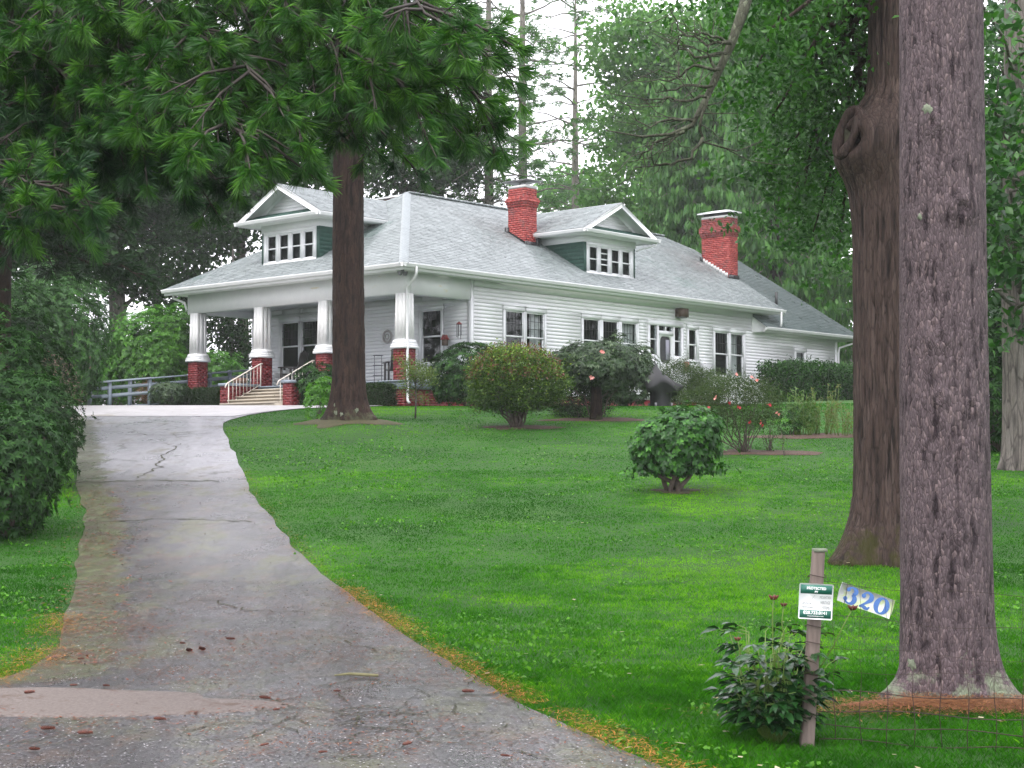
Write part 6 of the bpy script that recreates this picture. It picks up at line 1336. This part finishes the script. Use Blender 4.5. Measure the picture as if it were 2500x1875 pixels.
for k in range(34):
    x, y = r8.normal(-.75, .45), r8.uniform(9.4, 12.2); a = r8.uniform(0, 6.28); L = r8.uniform(.15, .5)
    if x < np.interp(y, [p[1] for p in RE], [p[0] for p in RE]) - .1: crack([(x, y), (x + L*math.cos(a), y + L*math.sin(a)), (x + L*1.7*math.cos(a + .5), y + L*1.7*math.sin(a + .5))], .016, .012)
ck_.obj('asphalt_cracks', M('earth filled cracks', (.018,.018,.01), (.05,.052,.022), .9, scale=12), None, False, None, None, None, 'structure')
gm = M('asphalt grit', (.03,.03,.03), (.4,.4,.4), .6, tint=True, scale=3, stops=[(0,(.018,.016,.017)),(.45,(.06,.055,.06)),(.75,(.2,.185,.19)),(1,(.48,.46,.47))])
gy = 7.2 + 11.5 * r8.random(60000) ** 1.5; gxl = np.maximum(edge_x(LE, gy), -gy*.34); gxx = gxl + r8.random(60000) * (edge_x(RE, gy) - gxl)
slivers('loose_grit', np.stack([gxx, gy], -1), gm, .014, .006, off=.0225, lift=.003)
# pine cones
def cone_mesh():
    b = MB(); n = 9; b.tube([(x, 0, 0) for x in np.linspace(-.05, .055, n)], [.006, .012, .016, .017, .0165, .015, .012, .008, .003], 8, t=.2)
    for k in range(64):
        f = (k + .5) / 64; x = -.048 + .1*f; a = k*2.4; rr = .014*math.sin(math.pi*min(.95, f*.85 + .15))**.6; L = .017; c_, s_ = math.cos(a), math.sin(a)
        o = np.array([x, rr*c_, rr*s_]); d = np.array([.75, .7*c_, .7*s_])*L; w = np.array([0, -s_, c_])*.006; b.add([o - w, o + w, o + d + w*.8, o + d*1.15, o + d - w*.8], [(0,1,2,3,4)], .3 + .7*random.random())
    me = b.mesh('pine_cone'); me.materials.append(cone_m); return me
cm = cone_mesh()
cones = [(440,1408,'pine cone lying on its own beside two others in mid drive'), (412,1411,'pine cone in the middle of a cluster of three on the drive'), (500,1386,'pine cone farthest up the drive'), (398,1396,None), (575,1514,'pine cone near the centre of the drive foot'), (70,1502,'pale pine cone on the tan patch'), (110,1580,'bright pine cone just below the tan patch'), (190,1590,'dark pine cone below the tan patch'), (350,1560,'dark pine cone at the right tip of the tan patch'), (82,1625,'pine cone at the bottom left corner'), (880,1614,'dark pine cone near the cracked asphalt'), (1010,1500,'pine cone next to the orange needles at the lawn edge'), (575,1616,None), (700,1632,None), (730,1500,None), (165,1487,None), (235,1488,None), (600,1540,None), (1090,1640,None), (180,1430,None)]
for i, (dx, dy, lab) in enumerate(cones):
    s = (1126 - dy*K)/4000; ys = np.arange(6, 20, .01); j = int(np.argmax(EYE + s*ys - ground((dx*K-1250)/4000*ys, ys) < 0)); Y = ys[j]; X = (dx*K-1250)/4000*Y
    o = bpy.data.objects.new('pine_cone', cm); o.location = (X, Y, gz(X, Y) + .04); o.rotation_euler = (random.uniform(0, 6), random.uniform(-.1, .1), random.uniform(-.9, .9)); sc = random.uniform(.55, .78) if lab else .42; o.scale = (sc * 1.15, sc * .82, sc * .82)
    link(o, None, lab or 'small dark pine cone lying among needles on the wet drive', 'pine cone', 'pine cones fallen on the drive')
o = bpy.data.objects.new('twig', MB().tube([(-.16, 0, .0), (-.05, .01, .01), (.06, 0, .005), (.17, -.01, 0)], [.006, .012, .014, .011], 6).mesh('twig', True)); o.data.materials.append(M('mossy stick', (.16,.15,.07), (.26,.24,.12), .8)); X, Y = -.32*1.0 - .85, 12.35
o.location = (X, Y, gz(X, Y) + .04); link(o, None, 'mossy broken stick lying across the middle of the drive', 'stick')

# ------------------------------------------------------------------ mist
hz = MB().box(-420, 420, -80, 620, -16, 42).obj('haze', None, None, kind='stuff') if False else None
b = MB().box(-420, 420, -70, 620, -16, 42); me = b.mesh('haze')
hm = bpy.data.materials.new('mist'); hm.use_nodes = True; ht = hm.node_tree; ht.nodes.clear(); ho = ht.nodes.new('ShaderNodeOutputMaterial'); hv = ht.nodes.new('ShaderNodeVolumePrincipled')
hv.inputs['Color'].default_value = (.97, .98, 1, 1); hv.inputs['Density'].default_value = .00042; hv.inputs['Anisotropy'].default_value = .0
ht.links.new(hv.outputs[0], ho.inputs['Volume']); me.materials.append(hm)
link(bpy.data.objects.new('haze', me), None, None, None, None, 'stuff')
